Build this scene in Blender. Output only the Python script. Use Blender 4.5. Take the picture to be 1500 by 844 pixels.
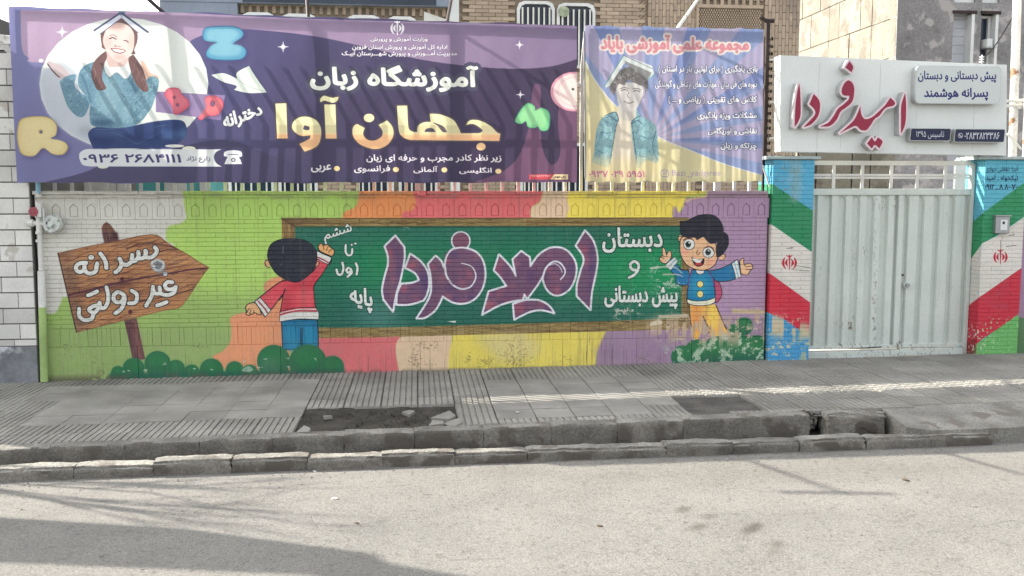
import bpy, bmesh, math, random
import numpy as np
from mathutils import Vector, Matrix, Euler
from mathutils.geometry import tessellate_polygon

random.seed(7); RNG = np.random.default_rng(11)
for o in list(bpy.data.objects): bpy.data.objects.remove(o, do_unlink=True)
S = bpy.context.scene
COL = S.collection
WY = 9.2                                   # distance of the painted wall from the camera

# ------------------------------------------------------------------ camera
FPX = 1400.0
PITCH = math.atan(142 / FPX); YAW = math.atan(FPX / math.cos(PITCH) / 14050)
FWD = np.array([math.sin(YAW) * math.cos(PITCH), math.cos(YAW) * math.cos(PITCH), -math.sin(PITCH)])
RGT = np.array([math.cos(YAW), -math.sin(YAW), 0.0]); UPV = np.cross(RGT, FWD)
CAMZ = 1.75
cam = bpy.data.cameras.new('camera'); cam_o = bpy.data.objects.new('camera', cam); COL.objects.link(cam_o)
cam.sensor_width = 36; cam.lens = 36 * FPX / 1500; cam.clip_end = 500; cam.clip_start = 0.05
cam_o.matrix_world = Matrix(((RGT[0], UPV[0], -FWD[0], 0), (RGT[1], UPV[1], -FWD[1], 0), (RGT[2], UPV[2], -FWD[2], CAMZ), (0, 0, 0, 1)))
S.camera = cam_o
# ------------------------------------------------------------------ world, sun, exposure
SUN = Vector((1.73, -1.0, -1.33)).normalized()          # the way the light travels
world = bpy.data.worlds.new('World'); S.world = world; world.use_nodes = True
nt = world.node_tree; sky = nt.nodes.new('ShaderNodeTexSky'); sky.sky_type = 'NISHITA'; sky.sun_disc = False
sky.sun_elevation = math.asin(-SUN.z); sky.sun_rotation = math.atan2(-SUN.x, -SUN.y)
sky.air_density = 1.3; sky.dust_density = 3.0; sky.ozone_density = 1.0
hs = nt.nodes.new('ShaderNodeHueSaturation'); hs.inputs['Saturation'].default_value = .22; nt.links.new(sky.outputs[0], hs.inputs['Color']); nt.links.new(hs.outputs[0], nt.nodes['Background'].inputs[0]); nt.nodes['Background'].inputs[1].default_value = 0.15
sl = bpy.data.lights.new('sun', 'SUN'); sl.energy = 3.9; sl.angle = math.radians(0.45); sl.color = (1.0, 0.935, 0.83)
so = bpy.data.objects.new('sun', sl); COL.objects.link(so); so.rotation_euler = SUN.to_track_quat('-Z', 'Y').to_euler(); so.location = (-5, 20, 20)
S.view_settings.view_transform = 'Standard'; S.view_settings.look = 'None'; S.view_settings.exposure = 1.85; S.view_settings.gamma = 1.0

# ------------------------------------------------------------------ where a measured point lies in the place
def rays(p):
    p = np.atleast_2d(np.asarray(p, float))
    return FWD + (p[:, :1] - 750) / FPX * RGT - (p[:, 1:2] - 422) / FPX * UPV
def on_wall(p, y=WY):
    d = rays(p); t = y / d[:, 1:2]; return np.stack([(t * d[:, :1])[:, 0], CAMZ + (t * d[:, 2:3])[:, 0]], 1)
def W(px, py, y=WY):
    a = on_wall([(px, py)], y)[0]; return float(a[0]), float(a[1])
def G(px, py, z=0.0):
    d = rays([(px, py)])[0]; t = (z - CAMZ) / d[2]; return float(t * d[0]), float(t * d[1])
def pave_z(x): return 0.022 + 0.011 * max(-6, min(8, x))
def kerb_y(x): return 6.435 + 0.033 * x            # front of the low kerb

# ------------------------------------------------------------------ objects
def link(o):
    COL.objects.link(o); return o
def empty(name, loc, label, cat, group=None, rz=0):
    o = link(bpy.data.objects.new(name, None)); o.location = loc; o.rotation_euler[2] = rz; o.empty_display_size = .1
    tag(o, label, cat, group); return o
def tag(o, label=None, cat=None, group=None, kind=None):
    if label: o['label'] = label
    if cat: o['category'] = cat
    if group: o['group'] = group
    if kind: o['kind'] = kind
    return o
class MB:
    def __init__(s): s.v = []; s.f = []
    def add(s, v, f):
        b = len(s.v); s.v += [tuple(p) for p in v]; s.f += [tuple(b + i for i in q) for q in f]; return s
    def box(s, x0, x1, y0, y1, z0, z1, j=0):
        v = [(x, y, z) for x in (x0, x1) for y in (y0, y1) for z in (z0, z1)]
        if j: v = [tuple(c + random.uniform(-j, j) for c in p) for p in v]
        return s.add(v, [(0, 1, 3, 2), (4, 6, 7, 5), (0, 4, 5, 1), (2, 3, 7, 6), (0, 2, 6, 4), (1, 5, 7, 3)])
    def bev(s, x0, x1, y0, y1, z0, z1, b):
        """box whose camera-side (-y) edges are chamfered"""
        v = [(x0, y1, z0), (x1, y1, z0), (x1, y1, z1), (x0, y1, z1), (x0, y0 + b, z0), (x1, y0 + b, z0), (x1, y0 + b, z1), (x0, y0 + b, z1),
             (x0 + b, y0, z0 + b), (x1 - b, y0, z0 + b), (x1 - b, y0, z1 - b), (x0 + b, y0, z1 - b)]
        return s.add(v, [(0, 1, 5, 4), (1, 2, 6, 5), (2, 3, 7, 6), (3, 0, 4, 7), (4, 5, 9, 8), (5, 6, 10, 9), (6, 7, 11, 10), (7, 4, 8, 11), (8, 9, 10, 11)])
    def tube(s, pts, r, n=8, cap=True):
        pts = [Vector(p) for p in pts]; rr = r if isinstance(r, (list, tuple)) else [r] * len(pts)
        rings = []
        up = None
        for i, p in enumerate(pts):
            d = (pts[min(i + 1, len(pts) - 1)] - pts[max(i - 1, 0)]).normalized()
            a = Vector((0, 0, 1)) if abs(d.z) < .9 else Vector((1, 0, 0))
            if up is None: up = d.cross(a).normalized()
            up = (up - d * up.dot(d)).normalized(); w = d.cross(up)
            rings.append([p + (up * math.cos(t) + w * math.sin(t)) * rr[i] for t in [2 * math.pi * k / n for k in range(n)]])
        v = [q for g in rings for q in g]; f = []
        for i in range(len(pts) - 1):
            for k in range(n): f.append((i * n + k, i * n + (k + 1) % n, (i + 1) * n + (k + 1) % n, (i + 1) * n + k))
        if cap: f += [tuple(range(n))[::-1], tuple((len(pts) - 1) * n + k for k in range(n))]
        return s.add(v, f)
    def prism(s, poly, y0, y1, cap_back=True):
        """poly in x,z ; from y0 (front) to y1"""
        n = len(poly); v = [(p[0], y0, p[1]) for p in poly] + [(p[0], y1, p[1]) for p in poly]
        f = [(i, (i + 1) % n, n + (i + 1) % n, n + i) for i in range(n)]
        t = tessellate_polygon([[Vector((p[0], p[1], 0)) for p in poly]])
        f += [tuple(q) for q in t]
        if cap_back: f += [tuple(n + i for i in q) for q in t]
        return s.add(v, f)
    def disc(s, c, r, y0, y1, n=24):
        return s.prism([(c[0] + r * math.cos(2 * math.pi * k / n), c[1] + r * math.sin(2 * math.pi * k / n)) for k in range(n)], y0, y1)
    def mesh(s, name, mat, smooth=False):
        m = bpy.data.meshes.new(name); m.from_pydata(s.v, [], s.f)
        bm = bmesh.new(); bm.from_mesh(m); bmesh.ops.recalc_face_normals(bm, faces=bm.faces); bm.to_mesh(m); bm.free()
        if smooth:
            for p in m.polygons: p.use_smooth = True
        if mat: m.materials.append(mat)
        return m
    def build(s, name, mat, parent=None, smooth=False, **kw):
        return place(name, s.mesh(name, mat, smooth), parent, **kw)
def place(name, mesh, parent=None, loc=None, rot=None, kind=None, label=None):
    o = link(bpy.data.objects.new(name, mesh))
    if parent is not None: o.parent = parent
    if loc is not None: o.location = loc
    if rot is not None: o.rotation_euler = rot
    if kind: o['kind'] = kind
    if label: o['label'] = label
    return o
def rel(parent, p): return Vector(p) - Vector(parent.location)
def world_part(mb, name, mat, parent, **kw):
    """part whose vertices were given in world coordinates"""
    o = mb.build(name, mat, parent, **kw); o.location = -Vector(parent.location); return o

# ------------------------------------------------------------------ materials
def srgb(c):
    return tuple((x / 255 / 12.92 if x / 255 <= .04045 else ((x / 255 + .055) / 1.055) ** 2.4) for x in c)
def N(t, k, **kw):
    n = t.nodes.new('ShaderNode' + k)
    for a, b in kw.items(): setattr(n, a, b)
    return n
def noise_col(t, pos, scale, a, b, detail=4, lo=.35, hi=.65):
    n = N(t, 'TexNoise'); n.inputs['Scale'].default_value = scale; n.inputs['Detail'].default_value = detail
    t.links.new(pos, n.inputs['Vector'])
    r = N(t, 'ValToRGB'); r.color_ramp.elements[0].position = lo; r.color_ramp.elements[1].position = hi
    r.color_ramp.elements[0].color = (*a, 1) if not isinstance(a, float) else (a, a, a, 1)
    r.color_ramp.elements[1].color = (*b, 1) if not isinstance(b, float) else (b, b, b, 1)
    t.links.new(n.outputs['Fac'], r.inputs[0]); return r.outputs[0]
def mul(t, a, b, fac=1.0, mode='MULTIPLY'):
    m = N(t, 'MixRGB', blend_type=mode); m.inputs[0].default_value = fac
    for i, x in ((1, a), (2, b)):
        if isinstance(x, tuple): m.inputs[i].default_value = (*x, 1) if len(x) == 3 else x
        else: t.links.new(x, m.inputs[i])
    return m.outputs[0]
def base_mat(name):
    m = bpy.data.materials.new(name); m.use_nodes = True; t = m.node_tree; b = t.nodes['Principled BSDF']
    b.inputs['Specular IOR Level'].default_value = .25
    g = N(t, 'NewGeometry'); return m, t, b, g.outputs['Position']
def bump(t, b, pos, layers):
    prev = None
    for scale, dist, detail in layers:
        n = N(t, 'TexNoise'); n.inputs['Scale'].default_value = scale; n.inputs['Detail'].default_value = detail
        t.links.new(pos, n.inputs['Vector'])
        u = N(t, 'Bump'); u.inputs['Strength'].default_value = 1; u.inputs['Distance'].default_value = dist
        t.links.new(n.outputs['Fac'], u.inputs['Height'])
        if prev: t.links.new(prev, u.inputs['Normal'])
        prev = u.outputs[0]
    t.links.new(prev, b.inputs['Normal'])
def mat(name, col, rough=.8, var=.12, vs=3.0, fine=60, fv=.08, bmp=((80, .002, 3),), metal=0, spots=None, lin=True, per=0.0):
    """procedural surface: base colour, broad and fine mottling, optional spots of wear (colour, scale, threshold)"""
    m, t, b, pos = base_mat(name)
    c = mul(t, tuple(col), noise_col(t, pos, vs, 1 - var, 1 + var * .5))
    c = mul(t, c, noise_col(t, pos, fine, 1 - fv, 1.0))
    if per:
        oi = N(t, 'ObjectInfo'); r = N(t, 'MapRange'); r.inputs[3].default_value = 1 - per; r.inputs[4].default_value = 1 + per * .4
        t.links.new(oi.outputs['Random'], r.inputs[0]); cc = N(t, 'CombineXYZ')
        for i in range(3): t.links.new(r.outputs[0], cc.inputs[i])
        c = mul(t, c, cc.outputs[0])
    for s in (spots or []):
        fac = noise_col(t, pos, s[1], 0.0, 1.0, 6, s[2], s[2] + .05)
        mm = N(t, 'MixRGB'); t.links.new(fac, mm.inputs[0]); t.links.new(c, mm.inputs[1]); mm.inputs[2].default_value = (*s[0], 1); c = mm.outputs[0]
    t.links.new(c, b.inputs['Base Color']); b.inputs['Roughness'].default_value = rough; b.inputs['Metallic'].default_value = metal
    if bmp: bump(t, b, pos, bmp)
    return m

# ------------------------------------------------------------------ flat painting, rasterised from traced outlines
def cover(E, H, Wd, ss=3):
    """E: edges (N,4) x0 y0 x1 y1 in pixels -> coverage 0..1 (non-zero winding)"""
    x0, y0, x1, y1 = E.T; y0 = y0 * ss; y1 = y1 * ss
    sg = np.where(y1 > y0, 1.0, -1.0); sw = y1 < y0
    x0, x1 = np.where(sw, x1, x0), np.where(sw, x0, x1); y0, y1 = np.where(sw, y1, y0), np.where(sw, y0, y1)
    r0 = np.clip(np.ceil(y0 - .5), 0, H * ss).astype(int); r1 = np.clip(np.ceil(y1 - .5), 0, H * ss).astype(int)
    n = np.maximum(r1 - r0, 0)
    if n.sum() == 0: return np.zeros((H, Wd))
    i = np.repeat(np.arange(len(n)), n); k = np.arange(n.sum()) - np.repeat(np.cumsum(n) - n, n)
    row = r0[i] + k; sl_ = (x1 - x0) / np.maximum(y1 - y0, 1e-9)
    x = np.clip(x0[i] + (row + .5 - y0[i]) * sl_[i], 0, Wd - 2.001); fx = np.floor(x).astype(int); fr = x - fx
    A = np.bincount(row * Wd + fx, sg[i] * (1 - fr), H * ss * Wd) + np.bincount(row * Wd + fx + 1, sg[i] * fr, H * ss * Wd)
    A = np.cumsum(A.reshape(H * ss, Wd), 1)
    return np.clip(np.abs(A), 0, 1).reshape(H, ss, Wd).mean(1)
def blur(a, r):
    r = int(round(r))
    if r < 1: return a
    for _ in range(3):
        for ax in (0, 1):
            p = np.pad(a, [(r + 1, r) if i == ax else (0, 0) for i in (0, 1)], mode='edge'); c = np.cumsum(p, ax)
            a = (c[2 * r + 1:] - c[:-2 * r - 1]) / (2 * r + 1) if ax == 0 else (c[:, 2 * r + 1:] - c[:, :-2 * r - 1]) / (2 * r + 1)
    return a
def vnoise(H, Wd, cell, oct=1):
    out = np.zeros((H, Wd)); amp = 1; tot = 0
    for o in range(oct):
        cx = cell if isinstance(cell, tuple) else (cell, cell); c = (max(cx[0] / 2 ** o, 1), max(cx[1] / 2 ** o, 1))
        gh, gw = int(H / c[1]) + 3, int(Wd / c[0]) + 3; g = RNG.random((gh, gw))
        y = np.arange(H) / c[1]; x = np.arange(Wd) / c[0]; yi = y.astype(int); xi = x.astype(int); fy = (y - yi)[:, None]; fx = (x - xi)[None]
        fy = fy * fy * (3 - 2 * fy); fx = fx * fx * (3 - 2 * fx)
        a = g[yi][:, xi]; b = g[yi][:, xi + 1]; d = g[yi + 1][:, xi]; e = g[yi + 1][:, xi + 1]
        out += amp * ((a * (1 - fx) + b * fx) * (1 - fy) + (d * (1 - fx) + e * fx) * fy); tot += amp; amp *= .5
    return out / tot
def P(s, x0=0, y0=0, k=1):
    """'12,34 15,40*' -> [(x, y, corner)] ; measured in an enlargement k of a region starting at x0,y0"""
    r = []
    for w in s.split():
        c = w.endswith('*'); a, b = w.rstrip('*').split(','); r.append((x0 + float(a) / k, y0 + float(b) / k, c))
    return r
def sm(p, closed=True, n=7, sharp=False):
    if sharp or len(p) < 3: return np.array([(a[0], a[1]) for a in p])
    L = len(p); out = []
    for i in range(L if closed else L - 1):
        b = p[i]; c = p[(i + 1) % L]; a = p[i - 1] if (closed or i > 0) else b; d = p[(i + 2) % L] if (closed or i + 2 < L) else c
        if b[2]: a = b
        if c[2]: d = c
        for k in range(n):
            t = k / n
            out.append([.5 * ((2 * b[j]) + (-a[j] + c[j]) * t + (2 * a[j] - 5 * b[j] + 4 * c[j] - d[j]) * t * t + (-a[j] + 3 * b[j] - 3 * c[j] + d[j]) * t ** 3) for j in (0, 1)])
    if not closed: out.append([p[-1][0], p[-1][1]])
    return np.array(out)
def edges(c):
    c = np.asarray(c); n = np.roll(c, -1, 0)
    if np.sum(c[:, 0] * n[:, 1] - n[:, 0] * c[:, 1]) < 0: c = c[::-1]; n = np.roll(c, -1, 0)
    return np.concatenate([c, n], 1)
class Canvas:
    def __init__(s, name, x0, x1, z0, z1, res, col, mp=None, y=WY):
        s.name = name; s.x0, s.x1, s.z0, s.z1, s.res = x0, x1, z0, z1, res; s.W = int((x1 - x0) / res); s.H = int((z1 - z0) / res)
        s.a = np.empty((s.H, s.W, 3)); s.a[:] = np.array(col) / 255.; s.clip = None
        s.mp = mp or (lambda p: on_wall(p, y)); q = s.mp([(700, 400), (701, 400), (700, 401)]); s.ppx = np.linalg.norm(q[1] - q[0]) / res
    def T(s, p):
        q = s.mp(p); return np.stack([(q[:, 0] - s.x0) / s.res, (s.z1 - q[:, 1]) / s.res], 1)
    def _paint(s, E, col, alpha, bl, grad):
        pad = int(bl * 3 + 3); b = [int(E[:, [0, 2]].min()) - pad, int(E[:, [1, 3]].min()) - pad, int(E[:, [0, 2]].max()) + pad + 2, int(E[:, [1, 3]].max()) + pad + 2]
        b = [max(b[0], 0), max(b[1], 0), min(b[2], s.W), min(b[3], s.H)]
        if b[2] - b[0] < 3 or b[3] - b[1] < 2: return
        E = E - np.array([b[0], b[1], b[0], b[1]]); m = cover(E, b[3] - b[1], b[2] - b[0])
        if bl: m = blur(m, bl)
        if s.clip is not None: m = m * s.clip[b[1]:b[3], b[0]:b[2]]
        m = (m * alpha)[..., None]; v = s.a[b[1]:b[3], b[0]:b[2]]
        if grad:
            c2, ax = grad; h, w = m.shape[:2]
            t = (np.linspace(0, 1, w)[None, :, None] if ax == 'h' else np.linspace(0, 1, h)[:, None, None])
            c = (np.array(col) * (1 - t) + np.array(c2) * t) / 255.
        else: c = np.array(col) / 255.
        v += (c - v) * m
    def fill(s, p, col, alpha=1, bl=0, grad=None, sharp=False, out=None, ow=1.2):
        q = sm(p, True, sharp=sharp) if not isinstance(p, np.ndarray) else p
        s._paint(edges(s.T(q)), col, alpha, bl * s.ppx, grad)
        if out: s.stroke(np.vstack([q, q[:1]]), ow, out)
    def mask(s, p, sharp=False, bl=0):
        q = sm(p, True, sharp=sharp) if not isinstance(p, np.ndarray) else p
        m = cover(edges(s.T(q)), s.H, s.W, 2); s.clip = blur(m, bl) if bl else m
    def stroke(s, p, w, col, alpha=1, bl=0, sharp=False, w2=None):
        q = sm(p, False, sharp=sharp) if not isinstance(p, np.ndarray) else p
        t = s.T(q); n = len(t); ww = np.linspace(w, w if w2 is None else w2, n) * s.ppx / 2; E = []
        ang = np.linspace(0, 2 * np.pi, 11)[:-1]
        for i in range(n):
            E.append(edges(t[i] + ww[i] * np.stack([np.cos(ang), np.sin(ang)], 1)))
            if i:
                d = t[i] - t[i - 1]; L = np.hypot(*d)
                if L < 1e-6: continue
                m = np.array([-d[1], d[0]]) / L
                E.append(edges(np.array([t[i - 1] + m * ww[i - 1], t[i] + m * ww[i], t[i] - m * ww[i], t[i - 1] - m * ww[i - 1]])))
        s._paint(np.concatenate(E), col, alpha, bl * s.ppx, None)
    def strokes(s, L, w, col, oc=None, ow=0):
        if oc:
            for p in L: s.stroke(p, w + 2 * ow, oc)
        for p in L: s.stroke(p, w, col)
    def ell(s, cx, cy, rx, ry, col, rot=0, **k):
        a = np.linspace(0, 2 * np.pi, 29)[:-1]; x = rx * np.cos(a); y = ry * np.sin(a); c, d = math.cos(rot), math.sin(rot)
        s.fill(np.stack([cx + x * c - y * d, cy + x * d + y * c], 1), col, **k)
    def text(s, txt, quad, col, off=0.0, out=None, ooff=0.05, alpha=1, grad=None, font=None, bl=0):
        """quad: TL TR BR BL of the ink box"""
        if len(quad) == 4 and not hasattr(quad[0], '__len__'):
            a, b, c, d = quad; quad = [(a, b), (c, b), (c, d), (a, d)]
        q = np.array(quad, float); T0 = glyphs(txt).reshape(-1, 2, 2); bb = (T0[..., 0].min(), T0[..., 0].max(), T0[..., 1].min(), T0[..., 1].max())
        u = (T0[..., 0] - bb[0]) / (bb[1] - bb[0]); v = (bb[3] - T0[..., 1]) / (bb[3] - bb[2]); u = u[..., None]; v = v[..., None]
        p = (q[0] * (1 - u) + q[1] * u) * (1 - v) + (q[3] * (1 - u) + q[2] * u) * v
        E0 = s.T(p.reshape(-1, 2)).reshape(-1, 4)
        if np.sum(E0[:, 0] * E0[:, 3] - E0[:, 2] * E0[:, 1]) < 0: E0 = E0[:, [2, 3, 0, 1]]
        em = min(np.hypot(*(q[1] - q[0])) / (bb[1] - bb[0]), np.hypot(*(q[3] - q[0])) / (bb[3] - bb[2])) * s.ppx; rim = E0
        def fat(w):
            if w <= 0: return E0
            d = rim[:, 2:] - rim[:, :2]; L = np.maximum(np.hypot(d[:, 0], d[:, 1]), 1e-6)[:, None]; m = np.stack([-d[:, 1], d[:, 0]], 1) / L * w
            qd = np.stack([rim[:, :2] - m, rim[:, 2:] - m, rim[:, 2:] + m, rim[:, :2] + m], 1); an = np.linspace(0, 2 * np.pi, 9)[:-1]
            dc = rim[:, None, :2] + w * np.stack([np.cos(an), np.sin(an)], 1)[None]
            return np.concatenate([E0, np.concatenate([qd, np.roll(qd, -1, 1)], 2).reshape(-1, 4), np.concatenate([dc, np.roll(dc, -1, 1)], 2).reshape(-1, 4)])
        if out is not None: s._paint(fat((off + ooff) * em), out, alpha, bl * s.ppx, None)
        s._paint(fat(off * em), col, alpha, 0, grad)
    def speckle(s, mask, col, alpha=1.0):
        if s.clip is not None: mask = mask * s.clip
        s.a += (np.array(col) / 255. - s.a) * (mask * alpha)[..., None]
    def image(s):
        im = bpy.data.images.new(s.name, s.W, s.H, alpha=False); a = np.ones((s.H, s.W, 4), np.float32); a[..., :3] = np.clip(s.a[::-1], 0, 1)
        im.pixels.foreach_set(a.ravel()); im.update(); im.pack(); return im
FORMS = {}
for ch, code, dual in [('ا', 0xFE8D, 0), ('آ', 0xFE81, 0), ('ب', 0xFE8F, 1), ('پ', 0xFB56, 1), ('ت', 0xFE95, 1), ('ث', 0xFE99, 1), ('ج', 0xFE9D, 1), ('چ', 0xFB7A, 1),
                       ('ح', 0xFEA1, 1), ('خ', 0xFEA5, 1), ('د', 0xFEA9, 0), ('ذ', 0xFEAB, 0), ('ر', 0xFEAD, 0), ('ز', 0xFEAF, 0), ('ژ', 0xFB8A, 0), ('س', 0xFEB1, 1), ('ش', 0xFEB5, 1),
                       ('ص', 0xFEB9, 1), ('ض', 0xFEBD, 1), ('ط', 0xFEC1, 1), ('ظ', 0xFEC5, 1), ('ع', 0xFEC9, 1), ('غ', 0xFECD, 1), ('ف', 0xFED1, 1), ('ق', 0xFED5, 1), ('ک', 0xFB8E, 1),
                       ('گ', 0xFB92, 1), ('ل', 0xFEDD, 1), ('م', 0xFEE1, 1), ('ن', 0xFEE5, 1), ('ه', 0xFEE9, 1), ('و', 0xFEED, 0), ('ی', 0xFBFC, 1), ('ـ', 0, 2)]:
    FORMS[ch] = (code, dual)
def shape(txt):
    if not any(c in FORMS and c != 'ـ' for c in txt): return txt
    out = []; i = 0; prev = False
    while i < len(txt):
        c = txt[i]
        if c not in FORMS: out.append({'(': ')', ')': '('}.get(c, c)); prev = False; i += 1; continue
        code, dual = FORMS[c]
        if c == 'ل' and i + 1 < len(txt) and txt[i + 1] == 'ا':
            out.append(chr(0xFEFC if prev else 0xFEFB)); prev = False; i += 2; continue
        nxt = bool(dual) and i + 1 < len(txt) and txt[i + 1] in FORMS
        if dual == 2: out.append('ـ'); prev = True; i += 1; continue
        out.append(chr(code + (3 if prev and nxt else 2 if nxt else 1 if prev else 0))); prev = nxt; i += 1
    out = out[::-1]; r = []; k = 0
    lat = lambda c: c.isascii() and (c.isalnum() or c == '_') or '\u06f0' <= c <= '\u06f9'
    while k < len(out):
        if lat(out[k]):
            e = k
            while e < len(out) and lat(out[e]): e += 1
            r += out[k:e][::-1]; k = e
        else: r.append(out[k]); k += 1
    return ''.join(r)
GC = {}
def glyphs(txt):
    """outline edges of a line of lettering, (N,4), interior on one side throughout"""
    if txt in GC: return GC[txt]
    c = bpy.data.curves.new('lettering', 'FONT'); c.body = shape(txt); c.fill_mode = 'NONE'; c.resolution_u = 4
    o = link(bpy.data.objects.new('lettering', c)); bpy.context.view_layer.update()
    ev = o.evaluated_get(bpy.context.evaluated_depsgraph_get()); m = ev.to_mesh()
    v = np.empty(len(m.vertices) * 3); m.vertices.foreach_get('co', v); t = np.empty(len(m.edges) * 2, int); m.edges.foreach_get('vertices', t); v = v.reshape(-1, 3)[:, :2]; t = t.reshape(-1, 2)
    nxt = {}; adj = {}
    for a, b in t: adj.setdefault(a, []).append(b); adj.setdefault(b, []).append(a)
    E = []; seen = set()
    for st in sorted(adj):                       # walk every closed contour in the order its points were made
        if st in seen: continue
        loop = [st]; seen.add(st); cur = st; nx = (st + 1) if (st + 1) in adj[st] else adj[st][0]
        while nx not in seen:
            loop.append(nx); seen.add(nx); k = [q for q in adj[nx] if q != cur]; cur, nx = nx, (k[0] if k else st)
        p = v[loop]; E.append(np.concatenate([p, np.roll(p, -1, 0)], 1))
    E = np.concatenate(E); ev.to_mesh_clear(); bpy.data.objects.remove(o); bpy.data.curves.remove(c)
    if np.sum(E[:, 0] * E[:, 3] - E[:, 2] * E[:, 1]) < 0: E = E[:, [2, 3, 0, 1]]
    GC[txt] = E; return E
def image_mat(name, cv, gain, rough=.75, unfold=None, translucent=0, bmp=((90, .0015, 3),), grime=.1):
    """paint or print on a surface, laid on by the place's own x and z"""
    m, t, b, pos = base_mat(name); im = cv.image()
    sp = N(t, 'SeparateXYZ'); t.links.new(pos, sp.inputs[0])
    def mr(src, a, c):
        r = N(t, 'MapRange', clamp=False); r.inputs[1].default_value = a; r.inputs[2].default_value = c; t.links.new(src, r.inputs[0]); return r.outputs[0]
    xs = sp.outputs[0]
    if unfold is not None:
        a = N(t, 'Math', operation='SUBTRACT'); t.links.new(sp.outputs[1], a.inputs[0]); a.inputs[1].default_value = unfold
        mx = N(t, 'Math', operation='MAXIMUM'); t.links.new(a.outputs[0], mx.inputs[0]); mx.inputs[1].default_value = 0
        d = N(t, 'Math', operation='SUBTRACT'); t.links.new(xs, d.inputs[0]); t.links.new(mx.outputs[0], d.inputs[1]); xs = d.outputs[0]
    cb = N(t, 'CombineXYZ'); t.links.new(mr(xs, cv.x0, cv.x0 + cv.W * cv.res), cb.inputs[0])
    src = sp.outputs[1] if cv.mp is ground_map else sp.outputs[2]
    t.links.new(mr(src, cv.z1 - cv.H * cv.res, cv.z1), cb.inputs[1])
    ti = N(t, 'TexImage', extension='MIRROR' if cv.mp is ground_map else 'EXTEND', interpolation='Linear'); ti.image = im; t.links.new(cb.outputs[0], ti.inputs[0])
    c = mul(t, ti.outputs[0], (gain,) * 3 if not isinstance(gain, tuple) else gain)
    if cv.mp is ground_map: c = mul(t, c, noise_col(t, pos, 110, .70, 1.12, 3)); c = mul(t, c, noise_col(t, pos, 240, .82, 1.1, 2))
    if grime: c = mul(t, c, noise_col(t, pos, 2.2, 1 - grime, 1.0)); c = mul(t, c, noise_col(t, pos, 45, 1 - grime * .8, 1.0))
    t.links.new(c, b.inputs['Base Color']); b.inputs['Roughness'].default_value = rough
    if bmp: bump(t, b, pos, bmp)
    if translucent:
        tr = N(t, 'BsdfTranslucent'); t.links.new(c, tr.inputs[0]); mx = N(t, 'MixShader'); mx.inputs[0].default_value = translucent
        t.links.new(b.outputs[0], mx.inputs[1]); t.links.new(tr.outputs[0], mx.inputs[2]); t.links.new(mx.outputs[0], t.nodes['Material Output'].inputs[0])
    return m
def ground_map(p):
    d = rays(p); t = (-.13 - CAMZ) / d[:, 2:3]; return np.stack([(t * d[:, :1])[:, 0], (t * d[:, 1:2])[:, 0]], 1)
# ================================================================== the painting on the street wall
INK = (38, 42, 50); WHT = (212, 212, 205)
def emblem(c, cx, cy, r, col, w=1.1):
    """four crescents round an upright stem, a small double curl on top"""
    for sx in (-1, 1):
        for k, (rr, a0, a1) in enumerate([(.52, -62, 66), (.98, -48, 60)]):
            an = np.radians(np.linspace(a0, a1, 9)); th = np.sin(np.linspace(.15, np.pi - .1, 9)) * r * .16
            o = np.stack([cx + sx * rr * r * np.cos(an) * .86 + sx * th, cy + rr * r * 1.02 * np.sin(an)], 1); i = np.stack([cx + sx * rr * r * np.cos(an) * .86 - sx * th, cy + rr * r * 1.02 * np.sin(an)], 1)
            c.fill(np.vstack([o, i[::-1]]), col)
    c.stroke([(cx, cy - r * .75, 0), (cx, cy + r * .95, 0)], w * 1.5, col, w2=w * .6)
    c.stroke([(cx - r * .35, cy - r * .95, 0), (cx - r * .1, cy - r * .82, 0), (cx, cy - r * 1.0, 0), (cx + r * .1, cy - r * .82, 0), (cx + r * .35, cy - r * .95, 0)], w * .8, col)
def woodgrain(c, ang, cen, L, T, n, cols, w=(.5, 1.2), amp=1.2, ln=(18, 60)):
    ca, sa = math.cos(ang), math.sin(ang)
    for _ in range(n):
        u = random.uniform(-L, L); v = random.uniform(-T, T); l = random.uniform(*ln); ph = random.random() * 6; f = random.uniform(.08, .2); am = amp * random.uniform(.4, 1.5)
        t = np.linspace(0, l, max(5, int(l / 4))); x = u + t; y = v + am * np.sin(t * f + ph)
        c.stroke(np.stack([cen[0] + x * ca - y * sa, cen[1] + x * sa + y * ca], 1), random.uniform(*w), random.choice(cols), alpha=random.uniform(.35, .85), w2=.3)
cm = Canvas('mural_paint', -3.56, 3.56, -.02, 1.8, .0022, (168, 200, 104))
# ground colours
cm.fill(P('30,430 1140,430 1140,570 30,570'), (148, 174, 100), sharp=True, bl=10)
cm.fill(P('30,480 420,480 420,570 30,570'), (142, 164, 102), sharp=True, bl=6)
cm.fill(P('30,265* 268,265* 269,290 271,308 273,320 262,328 248,331 243,341 245,354 252,364 200,425* 91,436* 87,448 80,459 64,459 60,459 50,476 30,476*'), (203, 201, 192), bl=.6)
cm.fill(P('413,404* 394,410 386,420 388,436 365,455 342,462 337,470 339,484 337,501 327,514 312,524 335,545* 425,545* 425,404*'), (216, 146, 108), bl=.5)
cm.fill(P('527,265* 524,296 516,306 503,313 498,345* 610,345* 606,318 610,300 606,265*'), (226, 146, 92), bl=.5)
cm.fill(P('601,265* 606,284 609,297 604,308 592,310 588,318 586,350* 782,350* 783,322 777,314 780,303 791,295 795,280 800,265*'), (222, 112, 114), bl=.5)
cm.fill(P('797,265* 792,295 780,303 777,314 783,350* 840,350* 838,265*'), (226, 196, 164), bl=.5)
cm.fill(P('834,265* 831,290 834,306 830,318 835,350* 996,350* 995,312 1004,300 1006,288 1030,284 1034,265*'), (234, 214, 96), bl=.9)
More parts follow.
